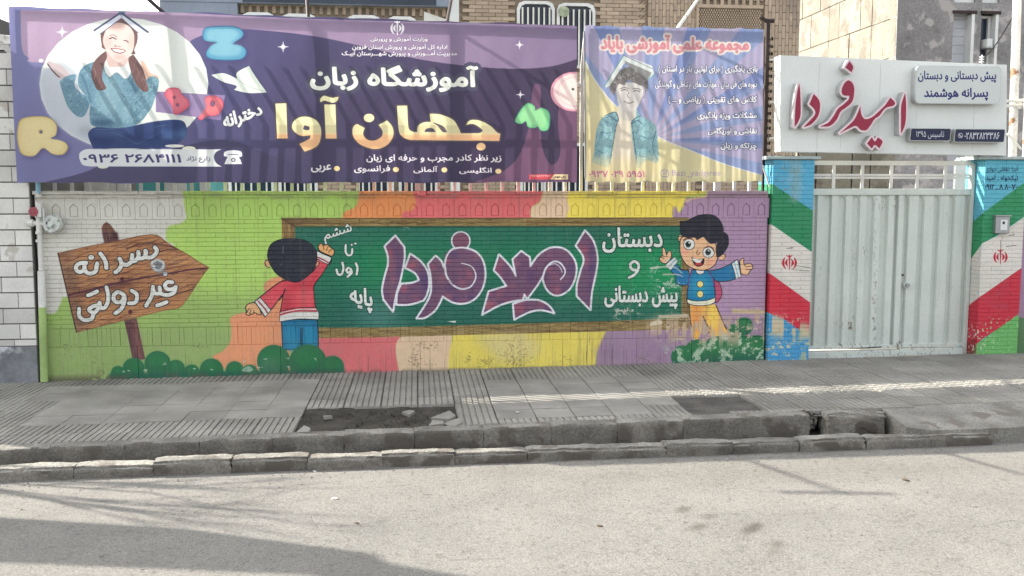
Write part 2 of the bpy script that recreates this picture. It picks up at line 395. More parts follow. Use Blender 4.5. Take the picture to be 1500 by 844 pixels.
cm.fill(P('1034,265* 1033,287 1016,289 1004,292 1001,303 995,312 985,322 985,560* 1150,560* 1150,265*'), (166, 136, 164), bl=.6)
cm.stroke(P('1034,281 1033,288 1018,290 1005,295'), 2.2, (226, 190, 150), bl=.5)
cm.fill(P('440,470* 606,470* 596,488* 584,497 580,508 581,524 586,550* 440,560*'), (204, 108, 110), bl=.4)
cm.fill(P('592,470* 590,492* 583,498 580,508 581,524 586,550* 664,550* 660,520 663,492* 663,470*'), (212, 184, 154), bl=.4)
cm.fill(P('661,470* 663,495 659,512 657,530 656,550* 872,550* 873,524 881,503 890,483* 892,465*'), (218, 200, 96), bl=1.0)
cm.fill(P('890,465* 889,484* 880,502 874,522 872,550* 1150,550* 1150,465*'), (154, 128, 150), bl=.9)
cm.fill(P('893,500 1000,492 1000,522 880,522'), (146, 120, 148), bl=4, alpha=.5)
cm.fill(P('700,492 760,487 790,505 775,525 735,530 715,510'), (206, 192, 140), bl=6, alpha=.7)
# chalkboard
cm.fill(P('413,320 1010,320 1010,482 870,486 560,494 413,496'), (140, 122, 78), sharp=True)
cm.fill(P('432,332 998,331 999,467 870,471 560,480 432,480'), (42, 104, 86), sharp=True)
cm.mask(P('432,332 998,331 999,467 870,471 560,480 432,480'), sharp=True)
for x, y, rx, ry, c, a in [(950, 395, 75, 42, (34, 142, 88), .95), (700, 375, 120, 30, (32, 122, 84), .7), (560, 385, 50, 40, (34, 134, 84), .8), (480, 400, 60, 40, (36, 116, 84), .5), (850, 400, 60, 35, (34, 130, 86), .8), (620, 345, 200, 8, (56, 108, 98), .6), (700, 466, 260, 9, (44, 90, 82), .8), (545, 462, 30, 14, (110, 150, 150), .5), (565, 468, 20, 10, (130, 165, 165), .35)]:
    cm.ell(x, y, rx, ry, c, alpha=a, bl=14)
cm.clip = None
for (a, b, th) in [(P('413,320 1010,319 998,331 432,332'), (700, 325), 5.5), (P('432,480 560,480 870,471 1008,466 1008,482 870,486 560,494 413,496'), (700, 483), 9)]:
    cm.mask(a, sharp=True); cm.fill(a, (150, 130, 84), sharp=True)
    woodgrain(cm, -.022 if th > 6 else 0, b, 320, th, 420 if th > 6 else 300, [(92, 70, 44), (106, 84, 50), (84, 66, 50), (120, 98, 56)], (.5, 1.3), 1.5, (14, 50)); cm.clip = None
cm.stroke(P('413,320 1008,319'), 1.0, (104, 84, 56), sharp=True); cm.stroke(P('432,332 998,331'), 1.2, (60, 72, 52), sharp=True)
cm.fill(P('413,320 432,332 432,352 413,352'), (156, 128, 84), sharp=True)
cm.mask(P('413,320 432,332 432,352 413,352'), sharp=True); woodgrain(cm, 1.57, (423, 338), 20, 9, 50, [(92, 70, 44), (110, 84, 50)], (.5, 1), 1); cm.clip = None
cm.stroke(P('413,320 432,332'), 2.4, (88, 66, 50), sharp=True); cm.fill(P('413,320 470,322 432,331'), (96, 74, 54), alpha=.6, bl=2)
cm.fill(P('998,331 1009,331 1009,470 998,470'), (140, 120, 80), sharp=True)
cm.mask(P('998,331 1009,331 1009,470 998,470'), sharp=True); woodgrain(cm, 1.57, (1003, 400), 75, 6, 90, [(92, 72, 48), (112, 90, 56)], (.5, 1), 1); cm.clip = None
# ---- wooden arrow sign
cm.fill(P('151,345* 149,335 152,328 157,326 164,332 170,342 174,356* 154,360*'), (112, 78, 66), bl=.4); cm.fill(P('150,340 172,340 175,357 154,360'), (84, 56, 62), sharp=True, bl=1)
woodgrain(cm, 1.45, (160, 340), 8, 6, 26, [(60, 40, 46), (150, 116, 88)], (.5, .9), .6, (6, 14))
cm.fill(P('182,470* 200,466* 213,526* 195,528*'), (92, 62, 66)); cm.fill(P('193,470 199,468 210,524 202,526'), (124, 82, 80), sharp=True, bl=1.5)
woodgrain(cm, 1.33, (198, 497), 26, 8, 30, [(66, 42, 50), (134, 92, 86)], (.5, 1), .8, (10, 26))
SIGN = P('85,371* 130,361 180,351 210,345 230,345 247,357* 275,373 290,383 306,392* 294,408 282,427 272,441 262,451 240,455 200,465 160,475 112,487*')
cm.fill(SIGN, (176, 126, 86)); cm.mask(SIGN)
cm.fill(P('85,371 104,368 128,482 112,487'), (104, 84, 76), sharp=True, bl=6, alpha=.8)
cm.fill(P('98,430 306,391 306,397 100,440'), (150, 102, 74), sharp=True, bl=3)
for _ in range(46): cm.ell(random.uniform(90, 300), random.uniform(345, 480), random.uniform(12, 30), random.uniform(2, 6), random.choice([(198, 146, 96), (158, 104, 76), (146, 96, 70), (188, 140, 100)]), rot=-.2, alpha=.45, bl=3)
woodgrain(cm, -.205, (190, 415), 120, 66, 620, [(96, 58, 52), (78, 50, 50), (118, 74, 56), (88, 60, 60)], (.5, 1.3), 2.0, (14, 46))
cm.stroke(P('98,433 135,424 175,414 210,407 245,401 280,395 303,393'), 3.0, (84, 48, 58), w2=2.0); cm.stroke(P('100,436 140,426 190,414'), 5, (90, 54, 60), alpha=.5, bl=1.5)
cm.stroke(P('185,365 210,357 240,359 262,365'), 2.0, (88, 56, 54), alpha=.8); cm.stroke(P('190,445 225,438 260,430 282,424'), 2.0, (80, 50, 50), alpha=.85)
cm.stroke(P('225,372 245,366 262,366'), 1.8, (84, 52, 54), alpha=.8)
for x, y in [(179, 409), (191, 457)]: cm.ell(x, y, 3, 3.2, (86, 44, 58))
cm.clip = None
cm.stroke(P('85,371 112,487'), 1.8, (70, 52, 52), sharp=True); cm.stroke(P('85,371 130,361 180,351 210,345 230,345 247,357 275,373 290,383 306,392'), 1.1, (110, 72, 56), alpha=.8)
cm.stroke(P('112,487 160,475 200,465 240,455 262,451 272,441 294,408 306,392'), 1.0, (120, 78, 54), alpha=.7)
A = lambda s: P(s, 60, 300, 5)
B = lambda s: P(s, 60, 400, 5)
L = [A('330,425 290,428 258,450 262,480 290,492 318,470 318,440 330,425'), A('318,470 340,500 375,502 400,485 408,440'), A('412,430 405,480'), A('435,358 462,395 476,430 480,465'),
     A('575,395 590,430 575,470 545,495'), A('590,432 630,440 662,415 668,368'), A('662,415 695,408 714,378 712,345'), A('712,395 745,392 766,365 764,338'), A('765,382 770,340'), A('762,384 805,386 838,362 848,332 834,312'),
     ]
cm.strokes(L, 5.6, WHT, INK, 1.3)
cm.ell(133.6, 377, 5.4, 4.8, INK); cm.ell(133.6, 377, 4.2, 3.7, WHT)
cm.ell(232, 390, 10.5, 8.8, (120, 122, 128), alpha=.9, bl=.8); cm.stroke(A('830,450 812,440 820,418 855,405 890,420 898,445 880,475 850,480 825,468'), 3.2, (196, 198, 198), alpha=.9); cm.stroke(A('850,430 875,430 870,460 845,462'), 2.5, (110, 116, 124)); cm.ell(242, 401.5, 4.2, 4, INK); cm.ell(242, 401.5, 3.2, 3, WHT)
cm.ell(238, 399, 9, 3.5, (120, 128, 134), alpha=.6, bl=1.5)
L = [A('962,568 925,568 908,592 925,618 960,618 988,602'), A('985,610 972,645 925,662 880,650 868,605'), A('870,650 835,648 818,612'), A('820,600 815,655 795,700 770,740'),
     A('850,738 885,728 920,712'), A('665,630 700,655 700,700 680,720 645,722'), A('600,655 565,640 535,660 535,700 565,715 600,700 606,660 612,700 590,760 545,795'),
     A('480,605 492,660 490,710 470,750 442,757 428,722'), A('345,665 380,650 412,635')]
L += [B('430,215 425,255 385,300 372,335 320,345 280,315 280,262'), B('425,235 380,245 352,270 385,295')]
cm.strokes(L, 5.4, WHT, INK, 1.3)
# ---- boy seen from behind
C = lambda s: P(s, 340, 320, 5)
D = lambda s: P(s, 340, 400, 5)
SK = (214, 166, 120); OUT = (34, 34, 40)
cm.fill(D('360,340* 625,340* 630,440 632,560* 372,560* 366,450'), (34, 108, 146), out=OUT, ow=1.3)
for q in ('385,400 460,400 480,540 400,560', '520,400 600,400 610,540 530,540'): cm.fill(D(q), (44, 134, 168), bl=3, alpha=.8)
cm.stroke(D('506,400 504,470 506,560'), 1.3, OUT); cm.stroke(D('520,400 514,480 518,560'), .9, OUT)
cm.fill(C('375,455* 330,480 250,540 165,610* 200,660 240,722* 300,650 345,590 372,560 362,640 352,690 350,755* 480,735 632,738* 632,690 612,650 600,560 602,490 650,420 690,360 728,290* 670,262 622,240* 622,300 600,380 500,440'), (206, 74, 86), out=OUT, ow=1.5)
cm.mask(C('375,455* 330,480 250,540 165,610* 200,660 240,722* 300,650 345,590 372,560 362,640 352,690 350,755* 480,735 632,738* 632,690 612,650 600,560 602,490 650,420 690,360 728,290* 670,262 622,240* 622,300 600,380 500,440'))
for x, y, rx, ry, c in [(450, 435, 20, 12, (222, 100, 106)), (400, 440, 18, 8, (220, 98, 106)), (420, 460, 8, 30, (170, 52, 66)), (470, 400, 14, 10, (176, 54, 66)), (470, 390, 6, 18, (214, 92, 100)), (448, 418, 28, 5, (168, 50, 64))]: cm.ell(x, y, rx, ry, c, alpha=.6, bl=4)
cm.fill(C('165,612 208,582 240,625 285,668 240,722'), WHT, sharp=True); cm.stroke(C('190,605 235,655 258,690'), 2.2, (150, 70, 80)); cm.stroke(C('208,582 245,625 285,672'), 1.0, OUT)
cm.fill(C('350,690 480,662 632,660 640,760 340,770'), WHT, sharp=True); cm.stroke(C('352,708 420,688 500,678 620,680'), 2.4, (168, 78, 88)); cm.stroke(C('355,678 480,655 612,652'), .8, OUT); cm.stroke(C('352,700 480,672 625,672'), .9, (200, 74, 86))
cm.fill(C('622,238 728,290 712,342 612,290'), WHT, sharp=True); cm.stroke(C('622,282 665,302 712,328'), 2.2, (160, 74, 84)); cm.stroke(C('618,292 660,318 712,342'), .9, OUT)
cm.clip = None
cm.stroke(C('388,515 372,560 345,600'), 1.3, OUT); cm.stroke(C('165,612 200,660 240,722'), 1.5, OUT); cm.stroke(C('622,238 670,262 728,290 712,342'), 1.3, OUT)
cm.fill(C('172,620* 145,618 110,632 97,660 105,675 100,700 112,708 125,712 135,702 150,702 165,690 190,705 215,706* 200,660'), SK, out=OUT, ow=1.2)
cm.stroke(C('128,660 115,675 108,690'), .9, OUT); cm.stroke(C('140,668 132,685 130,702'), .9, OUT); cm.stroke(C('160,672 158,690'), .9, OUT)
cm.fill(C('640,238* 630,205 650,182 668,195 700,192 725,215 748,235 735,275 690,262'), (222, 168, 112), out=OUT, ow=1.2)
for q in ('668,195 672,225', '705,205 690,235', '728,225 705,250'): cm.stroke(C(q), .9, OUT)
cm.ell(391, 386, 4.5, 6, SK); cm.stroke(C('270,308 245,310 242,340 262,358 275,360'), 1.1, OUT)
cm.ell(464.5, 386, 3.2, 4.5, (216, 150, 120)); cm.stroke(C('612,318 635,318 636,340 618,352'), 1, OUT)
cm.fill(C('260,255 285,190 350,155 440,148 530,160 590,200 618,255 618,320 585,390 530,440 470,468 400,450 330,410 285,350 264,300'), (46, 48, 60), out=(30, 32, 40), ow=1)
cm.stroke(C('375,205 372,255'), .7, (130, 130, 140)); cm.stroke(C('345,330 358,338 372,332'), .5, (110, 112, 124))
# ---- small words on the board
T = lambda q, k=5, x0=0, y0=0: [(x0 + a / k, y0 + b / k) for a, b in q]
BW = (214, 218, 212); BO = (26, 60, 52)
cm.text('ششم', [(474, 340), (514, 327), (516, 345), (476, 358)], BW, .02, BO, .045)
cm.strokes([C('832,195 832,245 850,270 875,262 880,225')], 3.0, BW, BO, 1)
for x, y in [(515, 359), (520.5, 357)]: cm.ell(x, y, 2.4, 2.2, BO); cm.ell(x, y, 1.7, 1.5, BW)
cm.strokes([C('905,328 918,360 912,410'), C('808,325 815,370 800,410 775,408 765,375'), C('870,372 848,362 838,382 850,398 872,385 875,400 845,428')], 3.2, BW, BO, 1)
cm.text('پایه', [(513, 418), (545, 425), (545, 459), (513, 452)], BW, .035, BO, .05)
# ---- the two great words
E_ = lambda s: P(s, 550, 330, 5)
F_ = lambda s: P(s, 700, 330, 5)
PUR = (112, 80, 106); LW = (216, 216, 222)
ALEF_R = F_('785,40* 845,115 875,228 866,340 835,490 824,620* 726,520* 726,440 755,330 776,265 765,215 718,150*')
MID = E_('1130,235* 1135,302* 1200,215 1290,165 1390,178 1460,260 1470,350 1435,450 1370,505 1310,512 1255,470 1228,400 1228,368* 1185,440 1112,538* 1090,505* 1080,547* 1000,558 900,590 782,655* 830,485* 960,445* 915,380 868,330* 905,215* 985,300 1028,372* 1005,250* 1068,190*')
DOT = E_('1008,578* 1100,550 1200,552 1270,590 1310,645* 1220,622 1130,635 1018,690*')
FER = E_('440,225* 385,285* 405,370 408,480 380,560 302,682* 360,678 430,630 470,570 492,520* 560,562 640,574 720,545 780,470 804,370 790,270 740,200 650,165 570,175 525,220 508,290 500,310* 480,262')
DAL = E_('255,210* 330,265 380,340 392,430 375,510 350,552* 250,580 155,582* 160,500 190,430* 270,422 320,402* 290,350 218,312*')
ALEF_L = E_('145,78* 210,160* 211,250 182,400 150,510 128,632* 60,545* 50,470 70,370 92,290 90,220 68,155*')
for q in (ALEF_R, MID, DOT, DAL, ALEF_L, FER): cm.fill(q, LW, out=LW, ow=3.6)
for q in (ALEF_R, MID, DOT, FER, DAL, ALEF_L): cm.fill(q, PUR)
cm.ell(675, 353, 14.5, 14.5, LW); cm.ell(675, 353, 12.4, 12.4, (122, 82, 100)); cm.fill(E_('560,172 700,172 690,190 570,190'), LW, sharp=True); cm.fill(E_('520,200 570,180 650,172 740,205 740,240 520,240'), PUR, bl=.5)
for q in (ALEF_R, MID, DOT, FER, DAL, ALEF_L):
    cm.mask(q); x0, x1 = min(p[0] for p in q), max(p[0] for p in q); y0, y1 = min(p[1] for p in q), max(p[1] for p in q)
    for _ in range(int((x1 - x0) * (y1 - y0) / 160)):
        cm.ell(random.uniform(x0, x1), random.uniform(y0, y1), random.uniform(3, 9), random.uniform(2, 6), random.choice([(86, 66, 108), (78, 60, 104), (150, 88, 104), (172, 100, 110), (96, 70, 104)]), rot=random.random() * 3, alpha=.5, bl=2.5)
    cm.ell(x0 + 8, y0 + (y1 - y0) * .3, 7, 16, (176, 92, 104), alpha=.5, bl=4); cm.ell(x1 - 6, (y0 + y1) / 2, 5, (y1 - y0) * .4, (78, 64, 112), alpha=.5, bl=4)
    cm.clip = None
for x, y in [(571, 370), (604, 390), (634, 391), (656, 383), (730, 394), (719, 430), (804, 395), (591, 424), (858, 366), (764, 452)]: cm.ell(x, y, 2.8, 3.2, (196, 76, 100), alpha=.5, bl=1.8)
for q in (ALEF_R, MID, DOT, DAL, ALEF_L): cm.stroke(np.vstack([sm(q), sm(q)[:1]]), 2.2, LW)
cm.stroke(np.vstack([sm(FER), sm(FER)[:1]]), 2.2, LW)
cm.stroke(E_('1228,372 1250,312 1300,268 1350,275 1385,320 1385,360 1355,398'), 3.0, LW, w2=1.8); cm.stroke(E_('1262,300 1310,282 1350,305 1368,345'), 1.0, LW)
cm.stroke(E_('508,300 520,370 560,430 620,465 690,455 730,400 732,350 700,300 630,278'), 3.2, LW, w2=1.2); cm.stroke(E_('530,400 570,432 630,445 690,430 722,380'), 1.0, (120, 84, 110))
# ---- right-hand words
Gq = lambda s: P(s, 870, 310, 5)
H = lambda s: P(s, 870, 400, 5)
dots = lambda L, r=2.2: [(cm.ell(x, y, r + .9, r + .8, BO), cm.ell(x, y, r, r - .1, BW)) for x, y in L]
cm.text('دبستان', (883, 334, 970, 370), BW, .028, BO, .05)
cm.strokes([Gq('310,430 275,420 268,385 295,365 325,385 325,420 300,460 258,485')], 4.2, BW, BO, 1.1)
cm.text('پیش دبستانی', (886, 419, 992, 452), BW, .045, BO, .05)
# ---- boy facing
SK2 = (228, 182, 142)
cm.fill(H('698,235* 890,230* 925,310 960,390 1010,440* 950,462 850,462* 835,400* 800,330* 790,420 770,470 745,500* 730,470 712,380'), (226, 172, 88)); cm.mask(H('698,235* 890,230* 925,310 960,390 1010,440* 950,462 850,462* 835,400* 800,330* 790,420 770,470 745,500* 730,470 712,380'))
cm.ell(1020, 465, 8, 22, (222, 142, 82), alpha=.7, bl=3); cm.ell(1045, 462, 8, 20, (232, 200, 96), alpha=.8, bl=3); cm.clip = None
cm.stroke(H('700,235 706,340 716,400'), 1.2, OUT); cm.stroke(H('892,232 925,310 960,390 985,425 1008,438'), 1.4, OUT); cm.stroke(H('800,318 830,380 858,415'), 1.7, OUT, w2=.8); cm.stroke(H('808,345 830,390 846,440'), 1.0, OUT)
cm.fill(Gq('880,505 915,520 935,570 935,620 900,668 885,640'), (176, 74, 106), out=OUT, ow=1.1)
BLU = (40, 112, 156)
cm.fill(Gq('690,430* 640,425 600,370 590,335* 520,375* 560,430 600,480 600,520 640,540 690,530 700,470'), BLU, out=OUT, ow=1.1)
cm.fill(Gq('590,335 615,362 560,430 525,392'), WHT, sharp=True); cm.stroke(Gq('600,350 545,408'), 1.2, (80, 150, 190))
cm.fill(Gq('830,435* 900,425 980,395 1050,350* 1070,400 1075,480* 1000,505 930,512 885,500'), BLU, out=OUT, ow=1.2)
cm.fill(Gq('1010,385 1050,352 1075,478 1040,495'), WHT, sharp=True); cm.stroke(Gq('1030,375 1058,480'), 1.2, (90, 160, 196)); cm.stroke(Gq('1010,388 1025,430 1040,495'), .9, OUT)
cm.fill(Gq('715,432* 760,425 840,432* 875,500 885,560 890,640* 860,675 780,688 710,680 682,650* 685,580 698,500'), (32, 118, 160), out=OUT, ow=1.3)
cm.ell(1026, 420, 14, 18, (48, 146, 178), alpha=.7, bl=4)
cm.fill(Gq('682,640* 740,655 830,650 888,628* 888,660 850,682 780,690 710,682 684,665'), (226, 222, 196), out=OUT, ow=1.1)
cm.stroke(Gq('718,438 700,490 692,560'), 1.5, (104, 74, 130)); cm.stroke(Gq('838,438 870,490 880,560'), 1.5, (104, 74, 130))
for y in (416.5, 431): cm.ell(1025.7, y, 5, 5.4, OUT); cm.ell(1025.7, y, 4.3, 4.7, (222, 204, 128))
cm.fill(Gq('500,258* 520,275 532,315 545,290 565,295 565,340 530,382* 500,375 480,350 490,330 500,320'), SK2, out=OUT, ow=1.1)
for q in ('490,335 515,345', '500,318 520,332', '532,315 535,335'): cm.stroke(Gq(q), .9, OUT)
cm.fill(Gq('1068,360* 1085,345 1098,345 1100,385 1140,378 1162,395 1160,420 1140,440 1128,462 1095,462 1075,450*'), SK2, out=OUT, ow=1.1)
for q in ('1110,405 1158,400', '1112,425 1150,425', '1100,385 1108,400'): cm.stroke(Gq(q), .9, OUT)
cm.fill(Gq('750,428 800,428 805,450 780,462 755,452'), WHT, out=OUT, ow=.9)
cm.ell(1058.5, 376.5, 5.2, 5, SK2); cm.stroke(Gq('925,318 955,312 965,330 948,352 925,358'), 1.1, OUT); cm.ell(997.5, 349, 4.5, 4.6, SK2); cm.stroke(Gq('645,182 620,185 618,215 635,225'), 1.1, OUT)
cm.fill(Gq('640,195 700,165 800,170 880,220 905,300 905,350 880,395 830,425 770,430 700,405 655,360 632,300 630,240'), SK2, out=OUT, ow=1.2)
cm.ell(1003.5, 368, 6, 5, (232, 150, 140), alpha=.6, bl=2); cm.ell(1041, 384, 5, 4.5, (232, 150, 140), alpha=.6, bl=2)
cm.fill(Gq('632,70* 680,68 760,30 850,22 910,50 945,110 948,150* 980,175 985,240 960,290 925,328* 900,330 895,270 905,225 860,235 825,210* 800,185 755,208* 740,190 690,190 650,180 634,150'), (44, 44, 54), out=(30, 30, 38), ow=.9)
for (x, y, rx, ry, r) in [(1009.5, 358, 7.8, 7.6, .35), (1038, 369.5, 8, 8.2, .3)]:
    cm.ell(x, y, rx + .8, ry + .8, OUT); cm.ell(x, y, rx, ry, (222, 222, 216))
    cm.ell(x - 1.5 if x < 1020 else x - .8, y, 4.2, 4.6, (54, 74, 72)); cm.ell(x - 1.6 if x < 1020 else x - .9, y, 2.2, 2.6, (20, 22, 26)); cm.ell(x, y - 2, 1.2, 1.2, (230, 230, 230))
cm.stroke(Gq('655,212 680,195 720,200'), 1.6, (110, 70, 54)); cm.stroke(Gq('808,268 850,258 880,290'), 1.6, (110, 70, 54))
cm.stroke(Gq('760,285 752,300 762,318 775,302'), 1.1, (120, 76, 60))
cm.fill(Gq('715,335* 760,352 808,345* 800,385 765,402 735,385'), (60, 30, 36), out=OUT, ow=1); cm.fill(Gq('720,342 770,352 795,350 770,378 735,365'), (228, 226, 220)); cm.ell(1023, 387, 5, 2.2, (190, 70, 74))
# ---- bushes
BU = (44, 104, 72)
def bush(blobs, base):
    for x, y, r in blobs: cm.ell(x, y + 1, r * 1.02, r, BU, bl=.3)
    cm.fill(base, (40, 96, 76), sharp=True, bl=1.2)
    for x, y, r in blobs: cm.ell(x, y - r * .25, r * .8, r * .5, (48, 122, 70), alpha=.55, bl=3)
bush([(173, 545, 10), (196, 539, 16), (231, 532, 19), (258, 539, 13), (281, 545, 12), (310, 541, 17), (344, 541, 13), (366, 545, 12), (401, 528, 24), (451, 530, 27), (487, 537, 17)], P('160,547 505,540 503,560 160,560'))
bush([(1000, 522, 17), (1022, 516, 20), (1050, 512, 20), (1082, 508, 20), (1108, 510, 20), (1090, 477, 13), (1075, 482, 8)], P('984,528 1128,520 1128,545 984,545'))
for x, y in [(182, 544), (189, 543), (213, 542), (241, 533), (285, 541), (311, 541), (358, 530), (364, 542), (388, 526), (422, 525), (462, 526), (422, 538), (380, 538)]:
    for _ in range(4): cm.ell(x + random.gauss(0, 1.6), y + random.gauss(0, .8), random.uniform(.4, 1.5), random.uniform(.3, .8), (190, 204, 190), alpha=.85)
cm.fill(P('355,541 364,536 371,541 366,545 356,544'), (150, 176, 156), alpha=.8); cm.ell(394, 535, 14, 9, (110, 140, 130), alpha=.25, bl=4)
# ---- wear: scuffs, flaking paint at the right foot, grime in the plinth joints
for a in ['588,333 598,333 601,338 599,334', '655,471 668,470 667,473', '680,468 682,472', '688,469 685,473', '606,465 607,469', '832,346 840,350', '905,347 912,347 908,352']:
    cm.fill(P(a), (206, 206, 196), sharp=True)
Hc, Wc = cm.H, cm.W; res = cm.res
def region(p, bl=18):
    cm.mask(P(p), bl=int(bl * cm.ppx)); m = cm.clip; cm.clip = None; return m
nz = vnoise(Hc, Wc, 40, 5); nf = vnoise(Hc, Wc, (19, 15), 2) * .5 + vnoise(Hc, Wc, (6, 5), 2) * .3 + vnoise(Hc, Wc, (3, 2), 1) * .2; pk = lambda n, th: np.clip((n - th + .02) * 26, 0, 1)
reg = region('950,470 1000,462 1060,470 1130,452 1130,500 1060,505 1000,500 960,492', 6); cols = np.floor(np.arange(Wc) * res / .0415).astype(int); rc = RNG.random(cols.max() + 1)[cols][None]
cm.speckle(pk(nz * .6 + rc * .4, .50) * reg * .8, (190, 166, 140)); cm.speckle(pk(nf, .62) * reg * .8, (208, 190, 166))
reg = region('990,498 1128,492 1128,530 990,532', 4); cm.speckle(pk(nz * .5 + nf * .5, .57) * reg * .9, (170, 190, 164)); cm.speckle(pk(nf, .70) * reg * .9, (204, 210, 194))
cm.fill(P('965,462 1008,460 1008,465 965,466'), (196, 182, 156), sharp=True, bl=.3); cm.fill(P('1072,452 1126,455 1126,460 1073,459'), (192, 172, 140), sharp=True, bl=.6); cm.fill(P('955,472 966,468 970,474 952,477'), (206, 190, 164))
reg = region('905,450 930,452 935,470 900,466', 4); cm.speckle(pk(nf, .60) * reg, (200, 190, 178)); reg = region('955,385 1000,372 1005,420 965,440', 7); cm.speckle(pk(nf, .63) * reg * .8, (196, 200, 188))
reg = region('985,465 1060,465 1060,500 985,500', 6); cm.speckle(pk(nf, .62) * reg * .7, (188, 160, 130))
for q in ('953,393 985,391 1000,401', '972,402 990,402 1000,405', '985,408 980,418'): cm.stroke(P(q), 3.2, (198, 192, 176), alpha=.75, w2=1)
for _ in range(60): x = random.uniform(905, 1000); y = random.uniform(380, 465); cm.stroke([(x, y, 0), (x + random.gauss(0, 3), y + random.gauss(0, 5), 0)], .5, (190, 200, 190), alpha=.6)
low = np.clip((.34 - (cm.z1 - (np.arange(Hc) + .5) * res)) / .3, 0, 1)[:, None]
cm.speckle((nf > .75) * low * .35, (96, 92, 74)); cm.speckle(np.clip((.05 - (cm.z1 - np.arange(Hc) * res)) / .05, 0, 1)[:, None] * (nz > .45) * .7, (92, 84, 70))
dr = vnoise(Hc, Wc, (3, 260), 2)
reg = region('865,490 985,488 985,530 865,532', 5); cm.speckle((dr > .74) * reg * .6, (70, 56, 76)); cm.speckle((dr > .80) * low * .4, (70, 66, 56))
for (x, y, n, sx, sy) in [(627, 507, 40, 9, 4), (608, 528, 60, 4, 7), (610, 533, 30, 12, 2), (755, 512, 70, 12, 8), (755, 528, 90, 12, 5), (713, 530, 40, 6, 3), (686, 528, 25, 3, 5), (826, 529, 20, 6, 3), (110, 515, 20, 20, 10), (940, 524, 25, 6, 4), (290, 508, 18, 10, 1.5), (150, 535, 20, 30, 8), (146, 545, 8, 2, 2), (100, 507, 16, 12, 2)]:
    for _ in range(n):
        a = random.gauss(x, sx); b = random.gauss(y, sy); cm.stroke([(a, b, 0), (a + random.gauss(0, 1.5), b + random.gauss(0, 1.5), 0)], random.uniform(.4, 1.1), (96, 84, 66), alpha=.5)
cm.speckle(np.clip((nz - .5) * 3, 0, 1) * .10, (150, 146, 130))
st = vnoise(Hc, Wc, (9, 420), 3); cm.speckle(pk(st, .70) * .16, (110, 104, 92)); cm.speckle(np.clip((vnoise(Hc, Wc, (260, 160), 4) - .55) * 4, 0, 1) * .10, (120, 112, 96))
top_ = np.clip(((cm.z1 - (np.arange(Hc) + .5) * res) - 1.66) / .03, 0, 1)[:, None]; cm.speckle(top_ * pk(vnoise(Hc, Wc, (70, 6), 3), .5) * .3, (128, 120, 104))
for py in range(4):
    for _ in range(26): x = random.uniform(80, 1110); y = random.uniform(330, 480); cm.stroke([(x, y, 0), (x + random.gauss(0, 1), y + random.uniform(1, 3), 0)], .5, (200, 200, 190), alpha=.4)
# ================================================================== the two gate posts
cpl = Canvas('left_post_paint', 3.44, 3.98, -.02, 2.12, .0025, (84, 160, 192), y=WY - .05)
cpl.fill(P('1120,262 1196,312 1196,374 1120,322'), (48, 128, 88), sharp=True); cpl.fill(P('1120,322 1196,374 1196,450 1120,395'), (206, 200, 192), sharp=True)
cpl.fill(P('1120,395 1196,450 1196,494 1175,485 1120,455'), (196, 54, 70), sharp=True)
cpl.fill(P('1120,460 1150,468 1175,487 1196,494 1196,540 1120,540'), (72, 144, 188), sharp=True)
emblem(cpl, 1156.5, 385, 11, (176, 40, 58), 1.7)
nz = vnoise(cpl.H, cpl.W, 34, 5); nf = vnoise(cpl.H, cpl.W, (18, 14), 2) * .5 + vnoise(cpl.H, cpl.W, 5, 2) * .3 + vnoise(cpl.H, cpl.W, 2, 1) * .2
def reg(c, p, bl=4): c.mask(P(p), bl=int(bl * c.ppx)); m = c.clip; c.clip = None; return m
rc = RNG.random(30)[np.floor(np.arange(cpl.W) * .0025 / .0415).astype(int)][None]
cpl.speckle(pk(rc * .6 + nz * .4, .5) * reg(cpl, '1126,462 1188,480 1188,496 1126,490'), (190, 176, 150)); cpl.speckle(pk(nf, .63) * reg(cpl, '1126,462 1190,470 1190,530 1126,530'), (190, 186, 160))
cpl.speckle(pk(nz, .52) * reg(cpl, '1172,480 1190,480 1190,530 1172,530', 3) * .8, (170, 172, 140))
cpl.speckle(reg(cpl, '1158,225 1172,225 1172,290 1158,290', 3) * .55, (140, 156, 150)); cpl.speckle((nz > .5) * reg(cpl, '1140,225 1180,225 1180,280 1140,280', 8) * .5, (120, 172, 200)); cpl.speckle((nf > .66) * reg(cpl, '1140,240 1170,240 1170,275 1140,275', 8) * .6, (170, 110, 60))
cpl.speckle(np.clip((nz - .5) * 3, 0, 1) * .12, (120, 140, 130)); cpl.stroke(P('1153,364 1162,363'), 1, (60, 60, 60)); cpl.stroke(P('1164,389 1186,392'), .8, (90, 100, 90)); cpl.stroke(P('1160,395 1185,397'), .8, (100, 110, 96))
YP = WY - .05
cpr = Canvas('right_post_paint', 5.3, 6.2, -.02, 2.15, .0025, (92, 168, 188), y=YP)
